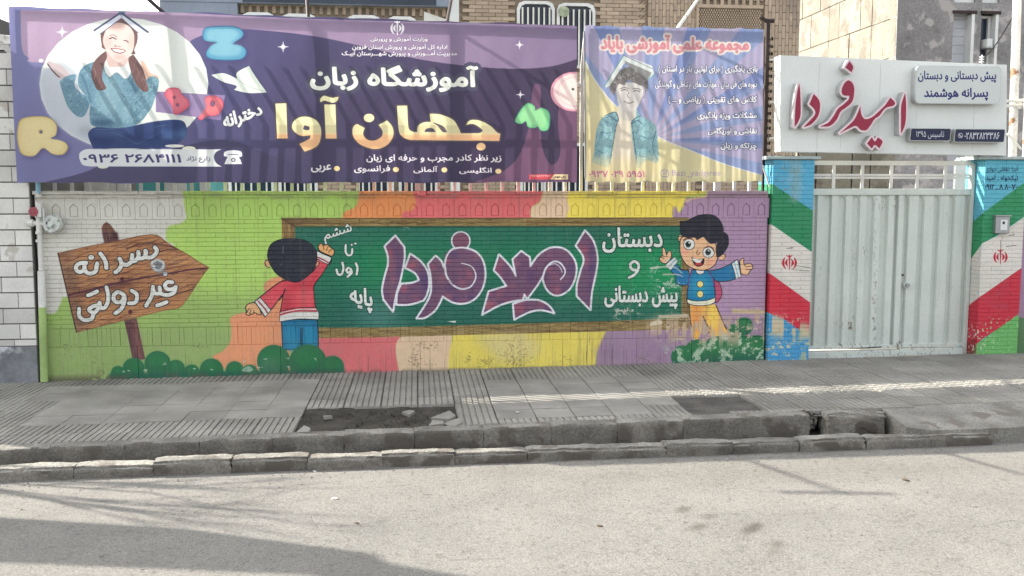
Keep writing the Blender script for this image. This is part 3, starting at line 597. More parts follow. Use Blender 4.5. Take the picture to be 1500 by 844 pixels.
# front face starts at px 1440; the return face is unfolded to its left
cpr.fill(P('1395,338 1440,312 1500,268 1500,318 1455,348 1440,356 1395,400'), (52, 134, 90), sharp=True)
cpr.fill(P('1395,398 1440,356 1460,346 1500,318 1500,390 1440,432 1395,462'), (206, 200, 192), sharp=True)
cpr.fill(P('1395,460 1440,432 1500,390 1500,458 1440,496 1395,535'), (188, 52, 68), sharp=True)
cpr.fill(P('1395,560 1408,522 1440,497 1500,455 1500,560'), (104, 168, 96), sharp=True)
cpr.fill(P('1395,510 1430,495 1426,545 1395,545'), (130, 48, 50), sharp=True, bl=2, alpha=.7)
emblem(cpr, 1465.5, 376.5, 10.5, (176, 40, 58), 1.7)
nz = vnoise(cpr.H, cpr.W, 30, 4); nf = vnoise(cpr.H, cpr.W, 8, 3)
cpr.speckle(np.clip((nz - .5) * 3, 0, 1) * .12, (120, 170, 180)); cpr.speckle((nf > .68) * reg(cpr, '1400,480 1450,480 1450,520 1400,520'), (206, 190, 180)); cpr.speckle((nf > .7) * reg(cpr, '1440,470 1500,470 1500,530 1440,530'), (150, 196, 140))
cpr.speckle((nf > .7) * reg(cpr, '1400,220 1440,220 1440,400 1400,400') * .2, (60, 80, 90))
for q in ('1478,345 1486,344', '1474,361 1488,360', '1466,352 1466,368'): cpr.stroke(P(q), .9, (60, 60, 60))
NB = (24, 44, 70)
cpr.text('اجرا: (نقاشی دیواری', (1444, 244, 1491, 253), NB, .012); cpr.text('نیکخواه ـ امید', (1444, 257, 1491, 266), NB, .022); cpr.text('۰۹۱۲ ـ ۸ ۸۰۰۷۰۰', (1443, 270, 1492, 277.5), NB, .03)
# ================================================================== the printed banners
YB = WY - .25
b1 = Canvas('violet_banner_print', -3.66, 1.62, 1.78, 3.42, .0024, (112, 108, 150), y=YB)
Z = lambda s: P(s, 0, 0, 3.014)
Z2 = lambda s: P(s, 400, 0, 2.911)
Z6 = lambda s: P(s, 380, 130, 3.947)
b1.fill(P('0,0 900,0 900,290 0,290'), (132, 134, 178), sharp=True, grad=((94, 72, 100), 'h'))
b1.fill(P('260,0 900,0 900,290 260,290'), (94, 94, 138), sharp=True, grad=((68, 58, 78), 'h'), bl=30)
b1.fill(P('430,90 900,110 900,290 380,290'), (66, 58, 82), alpha=.55, bl=40, sharp=True)
b1.fill(P('30,15* 240,18 460,28 850,38* 850,85* 810,97 760,101 700,98 620,88 540,70 470,55 400,46 340,44 280,60 260,100 60,92 42,85 32,70'), (184, 160, 186), grad=((128, 112, 142), 'h'))
b1.fill(Z2('850,780* 960,740 1020,700 1060,640 1090,540 1100,440 1110,370 1125,360 1140,380 1140,540 1150,640 1180,700 1210,690 1225,640 1215,540 1220,440 1240,430 1320,430* 1320,790*'), (112, 82, 108))
b1.fill(P('60,268* 130,250 190,215 240,220 330,205 420,235 520,255 640,262 700,270*'), (72, 68, 96), alpha=.75)
b1.fill(P('40,266 95,245 120,225 60,150 30,150'), (122, 118, 162), alpha=.5, bl=8)
for x, y, r in [(91, 47, 10), (415, 69, 9), (761, 66, 7), (762, 139, 7)]:
    for k in range(4):
        a = k * math.pi / 2; c, s_ = math.cos(a), math.sin(a)
        b1.fill(np.array([(x + c * r, y + s_ * r), (x - s_ * r * .16, y + c * r * .16), (x + s_ * r * .16, y - c * r * .16)]), (236, 232, 240)); a += math.pi / 4; c, s_ = math.cos(a), math.sin(a)
        b1.fill(np.array([(x + c * r * .5, y + s_ * r * .5), (x - s_ * r * .16, y + c * r * .16), (x + s_ * r * .16, y - c * r * .16)]), (236, 232, 240))
b1.ell(182, 123, 124, 97, (228, 232, 226)); b1.mask(P('58,20 306,20 306,222 58,222'), sharp=True); b1.clip = None
b1.fill(P('59,115 80,92 105,100 130,130 135,200 150,218 100,195 70,165'), (196, 202, 212), bl=2, alpha=.9)
b1.fill(Z('690,405 995,422 975,532 690,495'), (150, 132, 170), sharp=True)
b1.ell(60, 89, 3.5, 2.7, (240, 240, 236)); b1.ell(128, 192, 14, 7, (150, 160, 168), alpha=.6, bl=4)
# the seated girl under the book
g = lambda s: P(s, 70, 10, 7.03); gb = lambda s: P(s, 70, 120, 6.027)
HR = (118, 92, 92); SW = (112, 148, 166); SD = (78, 112, 136); SL = (160, 192, 202)
def knit(c, q, n=160, cols=((86, 124, 146), (150, 184, 196), (70, 104, 130), (176, 206, 212)), ln=5):
    c.mask(q); x0, x1 = min(p[0] for p in q), max(p[0] for p in q); y0, y1 = min(p[1] for p in q), max(p[1] for p in q)
    for _ in range(n):
        x = random.uniform(x0, x1); y = random.uniform(y0, y1); a = random.gauss(-.5, .5); l = random.uniform(1, ln)
        c.stroke([(x, y, 0), (x + l * math.cos(a) * .5, y + l * .4, 0), (x + l * math.cos(a), y + l * math.sin(a), 0)], random.uniform(.4, 1.3), random.choice(cols), alpha=.4)
    c.clip = None
b1.fill(g('0,590 25,560 60,580 140,610 240,720 110,735'), (206, 190, 192)); b1.stroke(g('0,590 60,670 120,725'), 1.6, (96, 70, 84))
b1.fill(g('960,560 1000,580 1060,680 1140,720 1130,800 1050,780 990,700'), (222, 186, 168))
arm1 = P('86,118* 95,112 104,112 115,135 130,158 133,165* 127,152 115,135 113,118 118,105 125,98* 140,115 135,160 122,171 112,169 100,150 90,132')
arm1 = gb('105,0* 170,-50 250,-60 240,40 330,120 390,130 370,200 330,290 285,312 240,290 180,220 140,120')
b1.fill(arm1, SW); knit(b1, arm1, 220)
tor = P('134,92* 122,98 116,108 115,125 125,140 132,150 131,170 137,185 175,189 200,183 213,172 222,155 230,132 232,116 222,112 212,118 205,105 196,92 165,84')
b1.fill(tor, SW); knit(b1, tor, 620); b1.ell(160, 140, 18, 30, SL, alpha=.5, bl=4); b1.ell(185, 165, 10, 14, SL, alpha=.4, bl=3)
b1.mask(tor); b1.stroke(P('133,150 128,130 120,110'), 2.5, SD, alpha=.8, bl=.8); b1.stroke(P('193,120 200,140 194,160 198,172'), 3, SD, alpha=.8, bl=1); b1.ell(150, 180, 16, 5, (64, 92, 122), alpha=.7, bl=2); b1.clip = None
ra = gb('745,180* 760,120 830,60 900,-30 980,-20 975,60 940,180 900,260 830,320 780,330 745,260'); b1.fill(ra, (120, 158, 174)); knit(b1, ra, 260)
b1.fill(g('560,505* 600,480 760,600 860,520 850,690 790,740 710,680 640,730 590,660'), (226, 230, 226)); b1.stroke(g('600,690 640,728 710,680 780,738'), .8, (110, 124, 136))
b1.fill(g('600,440* 620,600 700,620 800,600 830,480'), (212, 186, 180))
for q in ('600,455* 540,500 480,570 450,680 480,800 520,860 600,840 560,740 580,600 610,520', '880,490* 930,560 980,640 1010,740 1040,860 980,870 900,780 860,680 830,540'):
    b1.fill(g(q), HR); b1.mask(g(q))
    for _ in range(45): x = random.uniform(132, 218); y = random.uniform(78, 130); b1.stroke([(x, y, 0), (x + random.gauss(1, 2), y + 8, 0), (x + random.gauss(0, 3), y + 16, 0)], random.uniform(.4, 1), random.choice([(150, 118, 112), (92, 68, 76), (170, 138, 130)]), alpha=.6)
    b1.clip = None
b1.fill(g('545,300* 560,240 640,160 760,120 860,180 920,270 920,360 890,440 880,490 590,440 555,380'), HR)
b1.fill(g('640,200 720,165 820,190 880,260 890,350 880,440 840,510 760,560 700,560 640,500 590,420 570,340 600,240'), (232, 210, 204)); b1.ell(158, 62, 6, 9, (216, 182, 178), alpha=.6, bl=2); b1.ell(171, 38, 13, 5, (150, 116, 110), alpha=.5, bl=2); b1.ell(176, 84, 9, 4, (206, 170, 166), alpha=.6, bl=1.5); b1.ell(192, 60, 5, 12, (222, 186, 176), alpha=.5, bl=2)
for a, w, c in [('635,330 670,318 705,335', 1.3, (80, 64, 72)), ('785,350 810,350 830,368', 1.2, (80, 64, 72)), ('640,300 680,290 715,315', .8, (140, 110, 110)), ('700,390 690,410 720,405 750,412', .8, (150, 110, 112)), ('652,432 700,430 760,440 800,450', .9, (150, 80, 88)), ('652,432 690,465 750,478 795,460', 1.2, (120, 60, 74))]: b1.stroke(g(a), w, c)
b1.fill(g('665,440 720,445 790,458 750,472 700,465'), (240, 236, 232))
b1.fill(g('480,245 725,75 760,95 750,130 540,285 500,262'), (214, 218, 232), sharp=True); b1.fill(g('760,80 1035,262 960,290 930,270 770,120'), (216, 220, 232), sharp=True)
b1.stroke(g('480,245 745,65'), 2.2, (82, 90, 116), sharp=True); b1.stroke(g('755,62 1032,262'), 2.6, (82, 90, 116), sharp=True); b1.stroke(g('540,283 755,120 930,270'), 1, (96, 92, 112), sharp=True); b1.ell(178.5, 19, 5, 2.6, (70, 92, 118), bl=.6)
jn = gb('355,480 370,430 430,400 560,410 700,400 800,380 950,350 1120,335 1200,350 1230,410 1220,480 1160,540 1100,575* 1000,588 400,588*')
b1.fill(jn, (58, 74, 118)); b1.mask(jn)
for q in ('560,440 680,490 790,550', '1010,440 890,500 800,545', '420,420 560,420 700,405', '950,400 1050,385 1160,400'): b1.stroke(gb(q), 1.0, (96, 120, 160), alpha=.8)
for x, y, rx, ry, c in [(150, 205, 20, 8, (46, 60, 104)), (250, 195, 20, 10, (74, 98, 144)), (165, 195, 30, 5, (76, 96, 140)), (210, 200, 30, 8, (48, 62, 106)), (255, 186, 15, 5, (40, 54, 98)), (270, 197, 5, 9, (96, 126, 168))]: b1.ell(x, y, rx, ry, c, alpha=.7, bl=3)
b1.clip = None
b1.ell(256, 214, 14, 2.2, (236, 236, 228)); b1.ell(277, 218, 10, 3.6, (230, 230, 212)); b1.ell(151, 244, 8, 3, (224, 226, 208))
# telephone strip
b1.fill(Z('350,700* 352,675 380,659 420,659* 980,660* 955,672 945,695 955,720 980,736* 400,735* 365,728'), (222, 224, 226))
b1.text('۰۹۳۶ ۲۶۸۴۱۱۱', (122, 226.5, 265, 238), (78, 70, 116), .03); b1.text('زارع نژاد', (273, 229, 308, 238.5), (84, 76, 112), .012)
b1.fill(Z('992,690 990,678 1000,668 1030,664 1062,668 1070,680 1068,692 1052,692 1050,682 1010,682 1008,692'), (232, 232, 236)); b1.fill(Z('1010,684* 1050,684* 1062,705 1069,725* 992,725* 1000,705'), (232, 232, 236)); b1.ell(342, 234.5, 3.3, 3, (88, 80, 108)); b1.ell(342, 234.5, 1.6, 1.5, (232, 232, 236))
# balloon letters
def balloon(c, q, col, lite, dark, holes=()):
    qq = sm(q); c.fill(qq + np.array([3, 2.5]), (66, 62, 100), alpha=.5, bl=3); c.fill(qq, dark); ce = qq.mean(0); c.fill(ce + (qq - ce) * .95, col); c.fill(ce + (qq - ce) * .80 + np.array([-.8, -1]), lite, alpha=.55, bl=1.5)
    for h in holes: c.ell(*h, dark); c.ell(h[0] + .5, h[1] + .5, h[2] * .6, h[3] * .6, (110, 104, 140))
balloon(b1, Z('78,560 95,525 150,513 215,518 250,550 248,595 225,612 280,625 301,650 280,682 235,682 190,655 150,690 95,680 76,620'), (228, 208, 152), (240, 226, 176), (188, 168, 118), [(60, 193, 3.4, 3.4)])
balloon(b1, Z('895,150 910,122 970,115 1040,118 1074,140 1070,165 1030,195 1070,205 1090,230 1070,262 1000,268 930,262 910,240 930,205 960,188 905,180'), (96, 158, 186), (156, 200, 212), (66, 120, 162))
balloon(b1, Z('728,420 740,395 770,388 795,395 808,420 835,445 838,470 815,490 775,508 760,470 740,440'), (212, 104, 124), (228, 140, 148), (180, 78, 104), [(256, 143, 2.4, 2.4), (261, 154, 2.6, 3)])
balloon(b1, Z('905,440 920,425 955,425 985,445 985,480 960,510 915,515 890,532 876,522 900,495 912,470'), (214, 108, 122), (232, 146, 146), (180, 80, 104), [(312, 152, 4, 5)])
balloon(b1, P('754,178 758,168 767,155 775,151 783,156 784,162 793,158 803,163 806,175 803,190 793,192 788,186 782,188 773,186 770,178 762,182'), (120, 196, 142), (168, 220, 160), (84, 158, 116))
b1.ell(841, 134.5, 35, 29, (214, 150, 170)); b1.ell(842, 134.5, 32, 26.5, (238, 210, 208)); b1.ell(842, 134.5, 27, 22, (226, 186, 190), alpha=.5); b1.ell(843, 134.5, 25, 20, (240, 216, 210)); b1.ell(839, 131, 2.2, 2, (90, 90, 90))
b1.fill(Z('935,333* 990,325 1050,350* 1048,322 1100,292* 1130,340 1180,410* 1100,412 1035,398* 1045,380 985,362'), (226, 236, 224)); b1.stroke(Z('1050,350 1090,380 1178,408'), .8, (170, 180, 176))
# lettering
emblem(b1, 582, 41.5, 10.2, (246, 244, 248), 1.5)
DK = (64, 56, 78)
b1.text('وزارت آموزش و پرورش', (543, 53.5, 626, 62), (236, 232, 238), .02, DK, .04); b1.text('اداره کل آموزش و پرورش استان قزوین', (516, 64.5, 655, 74), (236, 232, 238), .02, DK, .04); b1.text('مدیریت آمـــوزش و پرورش شهـــرستان آبیـک', (501, 74, 669, 83.5), (236, 232, 238), .02, DK, .04)
b1.text('آموزشگاه زبان', [(456, 95), (699, 98), (699, 134), (456, 131)], (236, 238, 226), .045, (80, 80, 100), .16)
b1.text('دخترانه', [(326, 168), (381, 152), (386, 172), (331, 194)], (232, 232, 232), .045, (74, 70, 96), .07)
GT, GB = (244, 236, 186), (240, 190, 144); GO = (86, 78, 88)
jah = [Z6('95,88* 158,86* 164,288* 104,288*'), Z6('376,92* 440,92* 446,288* 384,288*'), Z6('355,80* 352,62 372,42 400,48 425,54 440,50 458,48* 450,72 425,82 400,76 375,70'),
       Z6('232,320* 290,290 295,270* 240,272 200,245 190,215 210,180 250,163 300,168 335,190 356,230 354,290 330,335 262,364*'),
       Z6('566,205* 610,228* 600,265 625,295 665,300 705,280 712,245 690,210* 738,184* 768,220 775,265 750,315 700,345 640,345 580,320 545,280 538,240 548,215'),
       Z6('796,100* 855,98* 858,190 866,235 890,250 912,250* 918,215 950,195 990,192* 985,150 990,145* 1050,150 1120,180 1150,225 1165,258* 1270,258* 1290,240 1240,205 1196,210* 1210,188 1240,180 1290,190 1340,220 1370,250 1392,262* 1386,302* 870,297* 830,280 806,240')]
for q in jah: b1.fill(q, GO, out=GO, ow=4.5)
for q in jah:
    b1.fill(q, GT); b1.mask(q); b1.fill(P('380,183 760,184 760,196 380,195'), (216, 204, 160), sharp=True, alpha=.7); b1.fill(P('380,196 760,197 760,230 380,230'), GB, sharp=True, bl=1.2); b1.clip = None
b1.fill(Z6('262,212* 290,222 285,240 255,235'), (84, 76, 92)); b1.fill(Z6('955,250* 965,232 1000,228 1020,250*'), (84, 76, 92)); b1.fill(Z6('1005,195 1060,215 1085,250* 1060,250 1030,215'), (100, 90, 100))
b1.ell(540.5, 173, 7.8, 6.2, GT); b1.ell(704.5, 215, 6.8, 5.6, (240, 200, 150))
b1.text('زیر نظر کادر مجرب و حرفه ای زبان', (537, 226.5, 734, 238), (236, 232, 236), .02); LB = (238, 214, 160)
for t, a in [('انگلیسی', (673, 245, 720, 255)), ('آلمانی', (606, 243.5, 641, 254)), ('فرانسوی', (519, 242.5, 571, 253.5)), ('عربی', (456, 241.5, 485, 252.5))]: b1.text(t, a, (236, 232, 236), .022)
for x, y in [(730, 251), (651, 249), (580, 248.5), (493.5, 247)]: b1.ell(x, y, 4.4, 3.7, LB)
b1.fill(P('775,255.5 812,255.5 806,263 775,263'), (206, 84, 92), sharp=True); b1.fill(P('812,255.5 832,255.5 832,263 806,263'), (226, 204, 160), sharp=True); b1.text('چاپ مهدی', (811, 256.5, 829, 262), (60, 50, 60), .03)
b1.text('۰۹۱۲۵۸۲۲۴۵۶', (777, 256.5, 806, 259), (232, 190, 190), .02)
for x in (400,): b1.stroke(P('400,180 340,200'), .1, (100, 90, 120))
# ------------------------------------------------------------------ second banner
b2 = Canvas('pale_banner_print', 1.56, 3.44, 1.78, 3.38, .0024, (152, 166, 206), y=YB)
Q3 = lambda s: P(s, 830, 0, 2.909); Q = lambda s: P(s, 870, 80, 4.442)
b2.fill(P('850,30 1125,30 1125,60 850,60'), (140, 156, 200), sharp=True, bl=6)
cx, cy = 952, 205
for k in range(20):
    a0 = math.pi * (1 + k / 10.) + .1; a1 = a0 + math.pi / 20
    b2.fill(np.array([(cx, cy), (cx + 420 * math.cos(a0), cy + 330 * math.sin(a0)), (cx + 420 * math.cos(a1), cy + 330 * math.sin(a1))]), (188, 176, 204), alpha=.8)
    if k % 2: b2.fill(np.array([(cx, cy), (cx + 420 * math.cos(a1), cy + 330 * math.sin(a1)), (cx + 420 * math.cos(a1 + .1), cy + 330 * math.sin(a1 + .1))]), (128, 142, 196), alpha=.6)
b2.ell(cx, cy, 40, 30, (206, 190, 206), alpha=.6, bl=10)
b2.fill(P('855,84* 870,115 895,148 930,178 965,202 1010,220 1060,240 1118,258* 1125,280* 850,280*'), (232, 222, 178)); b2.stroke(P('858,90 870,115 895,148 930,178 965,202 1010,220 1060,240 1116,257'), 1.4, (232, 234, 232))
b2.fill(P('850,180 950,200 900,280 850,280'), (238, 220, 170), alpha=.5, bl=8, sharp=True)
JK = (150, 192, 200)
b2.fill(Q('155,340* 150,420 130,600 120,740 270,730 250,560 235,440 270,350*'), (232, 222, 204), bl=.6)
b2.fill(Q('140,370* 70,400 30,450 10,530 0,640 -10,700 40,720 100,725 125,600 140,480 158,430'), JK); b2.fill(Q('275,350* 300,400 350,425 400,470 412,560 415,700 340,690 285,740 255,600 238,450 260,400'), JK)
for qq in ('140,370* 70,400 30,450 10,530 0,640 -10,700 40,720 100,725 125,600 140,480 158,430', '275,350* 300,400 350,425 400,470 412,560 415,700 340,690 285,740 255,600 238,450 260,400'): knit(b2, Q(qq), 260, ((110, 150, 166), (176, 212, 216), (90, 130, 150), (196, 222, 222)), 9)
for a in ('70,400 140,375 158,435 110,405 75,412', '300,400 262,420 240,455 280,430 310,452'): b2.stroke(Q(a), 1.2, (84, 112, 132))
for a in ('45,505 85,512 120,508', '10,620 60,640', '300,530 360,545 395,528', '300,660 340,668', '148,450 120,600 98,715', '245,450 265,600 285,730', '400,500 380,600 412,690'): b2.stroke(Q(a), .9, (92, 124, 142))
for x in range(7): b2.ell(903.2 - x * 1.6, 183 + x * 9, .9, .9, (80, 106, 124)); b2.ell(924.5 + x * 1.5, 186 + x * 9, .9, .9, (80, 106, 124))
b2.fill(P('852,232 965,232 965,262 852,262'), (238, 222, 176), sharp=True, alpha=.7, bl=5)
b2.fill(Q('160,330* 165,400 200,430 240,430 270,400 270,330*'), (214, 208, 200))
b2.fill(Q('145,215* 160,180 300,190* 318,240 300,300 275,350 235,370 195,362 160,320 148,270'), (224, 220, 216)); b2.ell(926, 150, 4, 9, (190, 184, 182), alpha=.6, bl=2)
for a, w in [('178,235 200,228 222,238', 1.1), ('255,240 275,235 295,245', 1.1), ('172,222 200,215 225,225', .9), ('250,225 280,222 300,232', .9), ('228,245 215,270 232,285', .7), ('195,305 225,318 255,308', 1.0)]: b2.stroke(Q(a), w, (96, 90, 92))
b2.fill(Q('165,110 110,150 100,220 130,270* 150,210 165,190 200,200 220,170 290,200 320,215 330,270 305,290 325,270 345,220 345,150 310,110 250,85 200,85'), (128, 124, 124))
b2.mask(Q('165,110 110,150 100,220 130,270* 150,210 165,190 200,200 220,170 290,200 320,215 330,270 305,290 325,270 345,220 345,150 310,110 250,85 200,85'))
for _ in range(130):
    x = random.uniform(890, 950); y = random.uniform(96, 145); r = random.uniform(1.5, 4); a0 = random.random() * 6; an = np.linspace(a0, a0 + 2.6, 7)
    b2.stroke(np.stack([x + r * np.cos(an), y + r * .8 * np.sin(an)], 1), random.uniform(.4, .9), random.choice([(74, 70, 72), (186, 182, 180), (98, 94, 96), (206, 202, 200)]), alpha=.7)
b2.clip = None
b2.fill(Q('190,5 65,205 80,215 100,205 200,55 350,160 390,130 375,75 240,30'), (216, 222, 220), sharp=True); b2.fill(Q('200,40 205,60 345,165 365,140 375,110 240,60'), (150, 150, 150), sharp=True); b2.fill(Q('190,5 375,75 392,128 370,118 210,45'), (222, 230, 228), sharp=True); b2.stroke(Q('65,210 190,10'), 1.6, (110, 160, 164), sharp=True); b2.stroke(Q('190,5 378,95'), .9, (120, 130, 134), sharp=True); b2.stroke(Q('350,165 392,130'), 1.6, (120, 180, 186))
b2.text('مجموعه علمی آموزشی بایاد', [(881, 50), (1096, 54), (1096, 78), (881, 77)], (222, 150, 160), .06, (234, 226, 218), .13)
WL = (240, 240, 246); NO = (66, 66, 104)
for t, a in [('بازی یادگیری ( برای اولین بار در استان )', (964, 95, 1109, 108)), ('دوره های فن بیان ، مهارت های ارتباطی و گویندگی', (959, 117.5, 1108, 130.5)), ('کلاس های تقویتی ( ریاضی و ... )', (978, 141, 1108, 152.5)),
             ('مشکلات ویژه یادگیری', (1021, 163.5, 1108, 175.5)), ('نقاشی و اوریگامی', (1037, 186.5, 1108, 198)), ('چرتکه و زبان', (1056, 209, 1108, 220.5))]: b2.text(t, a, WL, .05, NO, .07)
b2.text('۰۹۳۷ ۰۲۹ ۵۹۵۱', (863, 250.5, 944, 259.5), (206, 128, 160), .03)
b2.text('Bazi_yadgiree', (984, 249.5, 1056, 260), (176, 158, 190), .0)
ig = (168, 150, 190)
b2.stroke(np.vstack([sm(P('969,250 978,250 979,258 969,258')), [(969, 250)]]), 1.1, ig); b2.stroke(np.array([(974 + 2 * math.cos(a), 254 + 1.8 * math.sin(a)) for a in np.linspace(0, 6.3, 12)]), .8, ig); b2.ell(976.6, 251.6, .6, .6, ig)
# ------------------------------------------------------------------ grime and stains of the carriageway
rd = Canvas('road_stains', -6.2, 6.4, 2.2, 6.9, .006, (214, 210, 202), mp=ground_map)
def darker(q, k, bl): rd.fill(P(q) if isinstance(q, str) else q, k, bl=bl, alpha=.8)
n1 = vnoise(rd.H, rd.W, (160, 50), 4)[..., None]; rd.a *= .93 + .12 * n1
rd.fill(P('700,690 1500,668 1500,690 1100,706 700,712'), (188, 183, 174), bl=8, alpha=.5); rd.fill(P('0,735 420,735 900,790 1500,760 1500,800 900,830 0,790'), (200, 198, 194), bl=26, alpha=.5)
rd.fill(P('-200,735 500,730 1700,715 1700,900 -200,900'), (200, 197, 190), sharp=True, bl=22, alpha=.75)
for x, y, rx, ry, al in [(1002, 746, 10, 3.4, .6), (1039, 757, 9, 3, .5), (1023, 772, 12, 4, .6), (1003, 777, 5, 2, .4), (1106, 772, 11, 6, .6), (1096, 778, 9, 5, .5), (1090, 788, 5, 3, .35), (1139, 797, 7, 5, .6), (1134, 808, 7, 3, .5), (1008, 757, 5, 1.5, .3), (982, 764, 6, 1.6, .3), (1083, 803, 5, 3, .3), (935, 720, 6, 1.3, .3), (978, 738, 6, 1, .3), (1132, 815, 5, 1.6, .35), (610, 756, 5, 1.5, .2), (340, 756, 20, 4, .15), (1240, 812, 22, 6, -.2)]:
    rd.ell(x, y, rx, ry, (128, 122, 112) if al > 0 else (232, 230, 226), alpha=min(1, abs(al) * 1.35), bl=1.2, rot=-.3)
n2 = vnoise(rd.H, rd.W, 5, 2); rd.speckle((n2 > .72) * .30, (150, 146, 138)); rd.speckle((vnoise(rd.H, rd.W, 3, 1) > .93) * .5, (120, 116, 110)); rd.speckle((vnoise(rd.H, rd.W, 3, 1) > .93) * .5, (238, 236, 228))
for k in range(7):
    x = random.uniform(100, 1450); y = random.uniform(690, 830); p = [(x, y, 0)]
    for _ in range(6): x += random.uniform(8, 26); y += random.gauss(0, 3); p.append((x, y, 0))
    rd.stroke(p, .8, (150, 146, 138), alpha=.35)
# ------------------------------------------------------------------ print on the raised panels of the gate sign
YS = WY - .13
sp_ = Canvas('sign_panel_print', 4.85, 5.98, 2.15, 3.02, .0016, (196, 202, 200), y=YS - .1)
sp_.fill(P('1320,182 1480,182 1480,215 1320,215'), (34, 38, 66), sharp=True)
sp_.text('پیش دبستانی و دبستان', (1346, 104, 1460, 121), (44, 44, 104), .03); sp_.text('پسرانه هوشمند', (1355, 129, 1448, 147), (44, 44, 104), .035)
sp_.text('تاسیس ۱۳۹۵', (1343, 191.5, 1384, 203.5), (206, 208, 214), .0); sp_.text('۰۲۸۳۲۸۲۳۳۸۶', (1414, 194, 1465, 204), (206, 208, 214), .008)
sp_.stroke(np.array([(1408 + 3.2 * math.cos(a), 198.5 + 3.4 * math.sin(a)) for a in np.linspace(0, 6.3, 14)]), .7, (206, 208, 214)); sp_.stroke(P('1406.6,197 1407.5,199 1409.5,200.5'), 1.1, (206, 208, 214))
# ------------------------------------------------------------------ knocks and rust on the gate
YG = WY - .05 + .18
gt = Canvas('gate_wear', 3.8, 5.8, 0, 2.2, .003, (190, 196, 190), y=YG)
for x, y, n, sx, sy, w in [(1282, 392, 46, 1.0, 40, 1.1), (1280, 470, 40, 1.6, 22, 1.3), (1247, 478, 14, 1.5, 3, 2.2), (1268, 366, 14, 2, 4, 1.0), (1252, 378, 10, 1.2, 12, .9), (1257, 440, 12, 8, 30, .6), (1222, 476, 12, 12, 4, .9), (1293, 300, 14, 6, 6, .8), (1312, 300, 20, 1.5, 8, 1.2), (1316, 505, 20, 8, 2.5, 1.2), (1250, 509, 50, 36, 2.0, 1.2), (1370, 508, 40, 36, 1.6, 1.0), (1200, 400, 16, 3, 80, .6), (1380, 420, 12, 16, 60, .5), (1300, 518, 60, 70, 2.2, 1.2)]:
    for _ in range(n):
        a = random.gauss(x, sx); b = random.gauss(y, sy); gt.stroke([(a, b, 0), (a + random.gauss(0, 1), b + random.gauss(0, 2.5), 0)], random.uniform(.4, w), random.choice([(112, 108, 100), (84, 78, 70), (140, 138, 130), (120, 96, 76)]), alpha=.7)
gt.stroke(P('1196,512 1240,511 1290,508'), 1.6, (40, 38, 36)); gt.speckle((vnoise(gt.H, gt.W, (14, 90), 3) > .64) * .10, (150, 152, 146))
# ================================================================== materials
GAIN = 0.98
M_MUR = image_mat('painted_brick', cm, GAIN, rough=.7, bmp=((70, .0025, 3), (300, .0006, 2)))
M_PL = image_mat('left_post_painted_brick', cpl, GAIN, rough=.7); M_PR = image_mat('right_post_painted_brick', cpr, GAIN, rough=.7, unfold=YP)
M_B1 = image_mat('violet_banner_vinyl', b1, .86, rough=.5, translucent=.30, bmp=((1.6, .005, 2),), grime=.05)
M_B2 = image_mat('pale_banner_vinyl', b2, .68, rough=.5, translucent=.30, bmp=((1.6, .005, 2),), grime=.05)
M_SPR = image_mat('sign_panel_face', sp_, .86, rough=.4, bmp=None, grime=.04)
M_ROAD = image_mat('worn_asphalt', rd, .31, rough=.95, bmp=((60, .004, 4), (260, .003, 2)), grime=.12)
M_TILE = mat('pavement_concrete', (.265, .254, .228), .9, .24, 1.6, 90, .18, ((90, .002, 4),), per=.16, spots=[((.20, .195, .185), 5, .62)])
M_TILEP = mat('plain_slab_concrete', (.27, .258, .233), .9, .24, 2.2, 70, .15, ((60, .002, 4),), per=.1, spots=[((.22, .215, .20), 4, .6)])
M_BED = mat('pavement_bed', (.14, .135, .125), .95, .25, 4, 60, .3, ((50, .006, 4),))
M_DIRT = mat('soil', (.062, .056, .048), 1, .35, 6, 90, .4, ((40, .02, 5),))
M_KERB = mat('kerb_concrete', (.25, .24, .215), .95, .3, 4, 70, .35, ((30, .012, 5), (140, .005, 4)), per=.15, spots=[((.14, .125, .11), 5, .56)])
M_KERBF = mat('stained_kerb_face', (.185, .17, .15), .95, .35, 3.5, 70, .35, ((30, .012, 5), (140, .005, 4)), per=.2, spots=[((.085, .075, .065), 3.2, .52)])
M_GUT = mat('gutter', (.10, .095, .09), .95, .3, 5, 60, .3, ((40, .01, 4),))
M_STONE = mat('white_stone_block', (.60, .59, .56), .7, .14, 2.5, 60, .08, ((60, .0015, 4),), per=.22, spots=[((.40, .38, .34), 5, .64), ((.16, .15, .14), 11, .77)])
M_JOINT = mat('dark_joint', (.12, .115, .11), .95)
M_MARB = mat('grey_marble', (.22, .23, .25), .45, .35, 2.2, 30, .2, ((20, .001, 3),), spots=[((.42, .43, .45), 3, .64)])
M_WMET = mat('white_painted_metal', (.52, .53, .50), .5, .1, 3, 60, .06, ((30, .001, 2),), spots=[((.26, .20, .14), 14, .72)])
M_GATE = image_mat('gate_paint', gt, 1.0, rough=.45, bmp=((12, .003, 3),), grime=.08)
M_RAIL = mat('railing_paint', (.62, .61, .57), .5, .15, 3, 60, .1, None, spots=[((.30, .24, .18), 12, .70)])
M_SIGN = mat('sign_sheet', (.58, .60, .585), .42, .06, 1.2, 40, .04, ((6, .003, 2),))
M_SIDE = mat('brushed_letter_side', (.44, .45, .44), .35, .2, 4, 60, .1, None, metal=.3)
M_HALO = mat('pale_letter_rim', (.62, .50, .53), .5, .05); M_RED = mat('crimson_letter_face', (.23, .018, .045), .4, .08, 3, 40, .05, None)
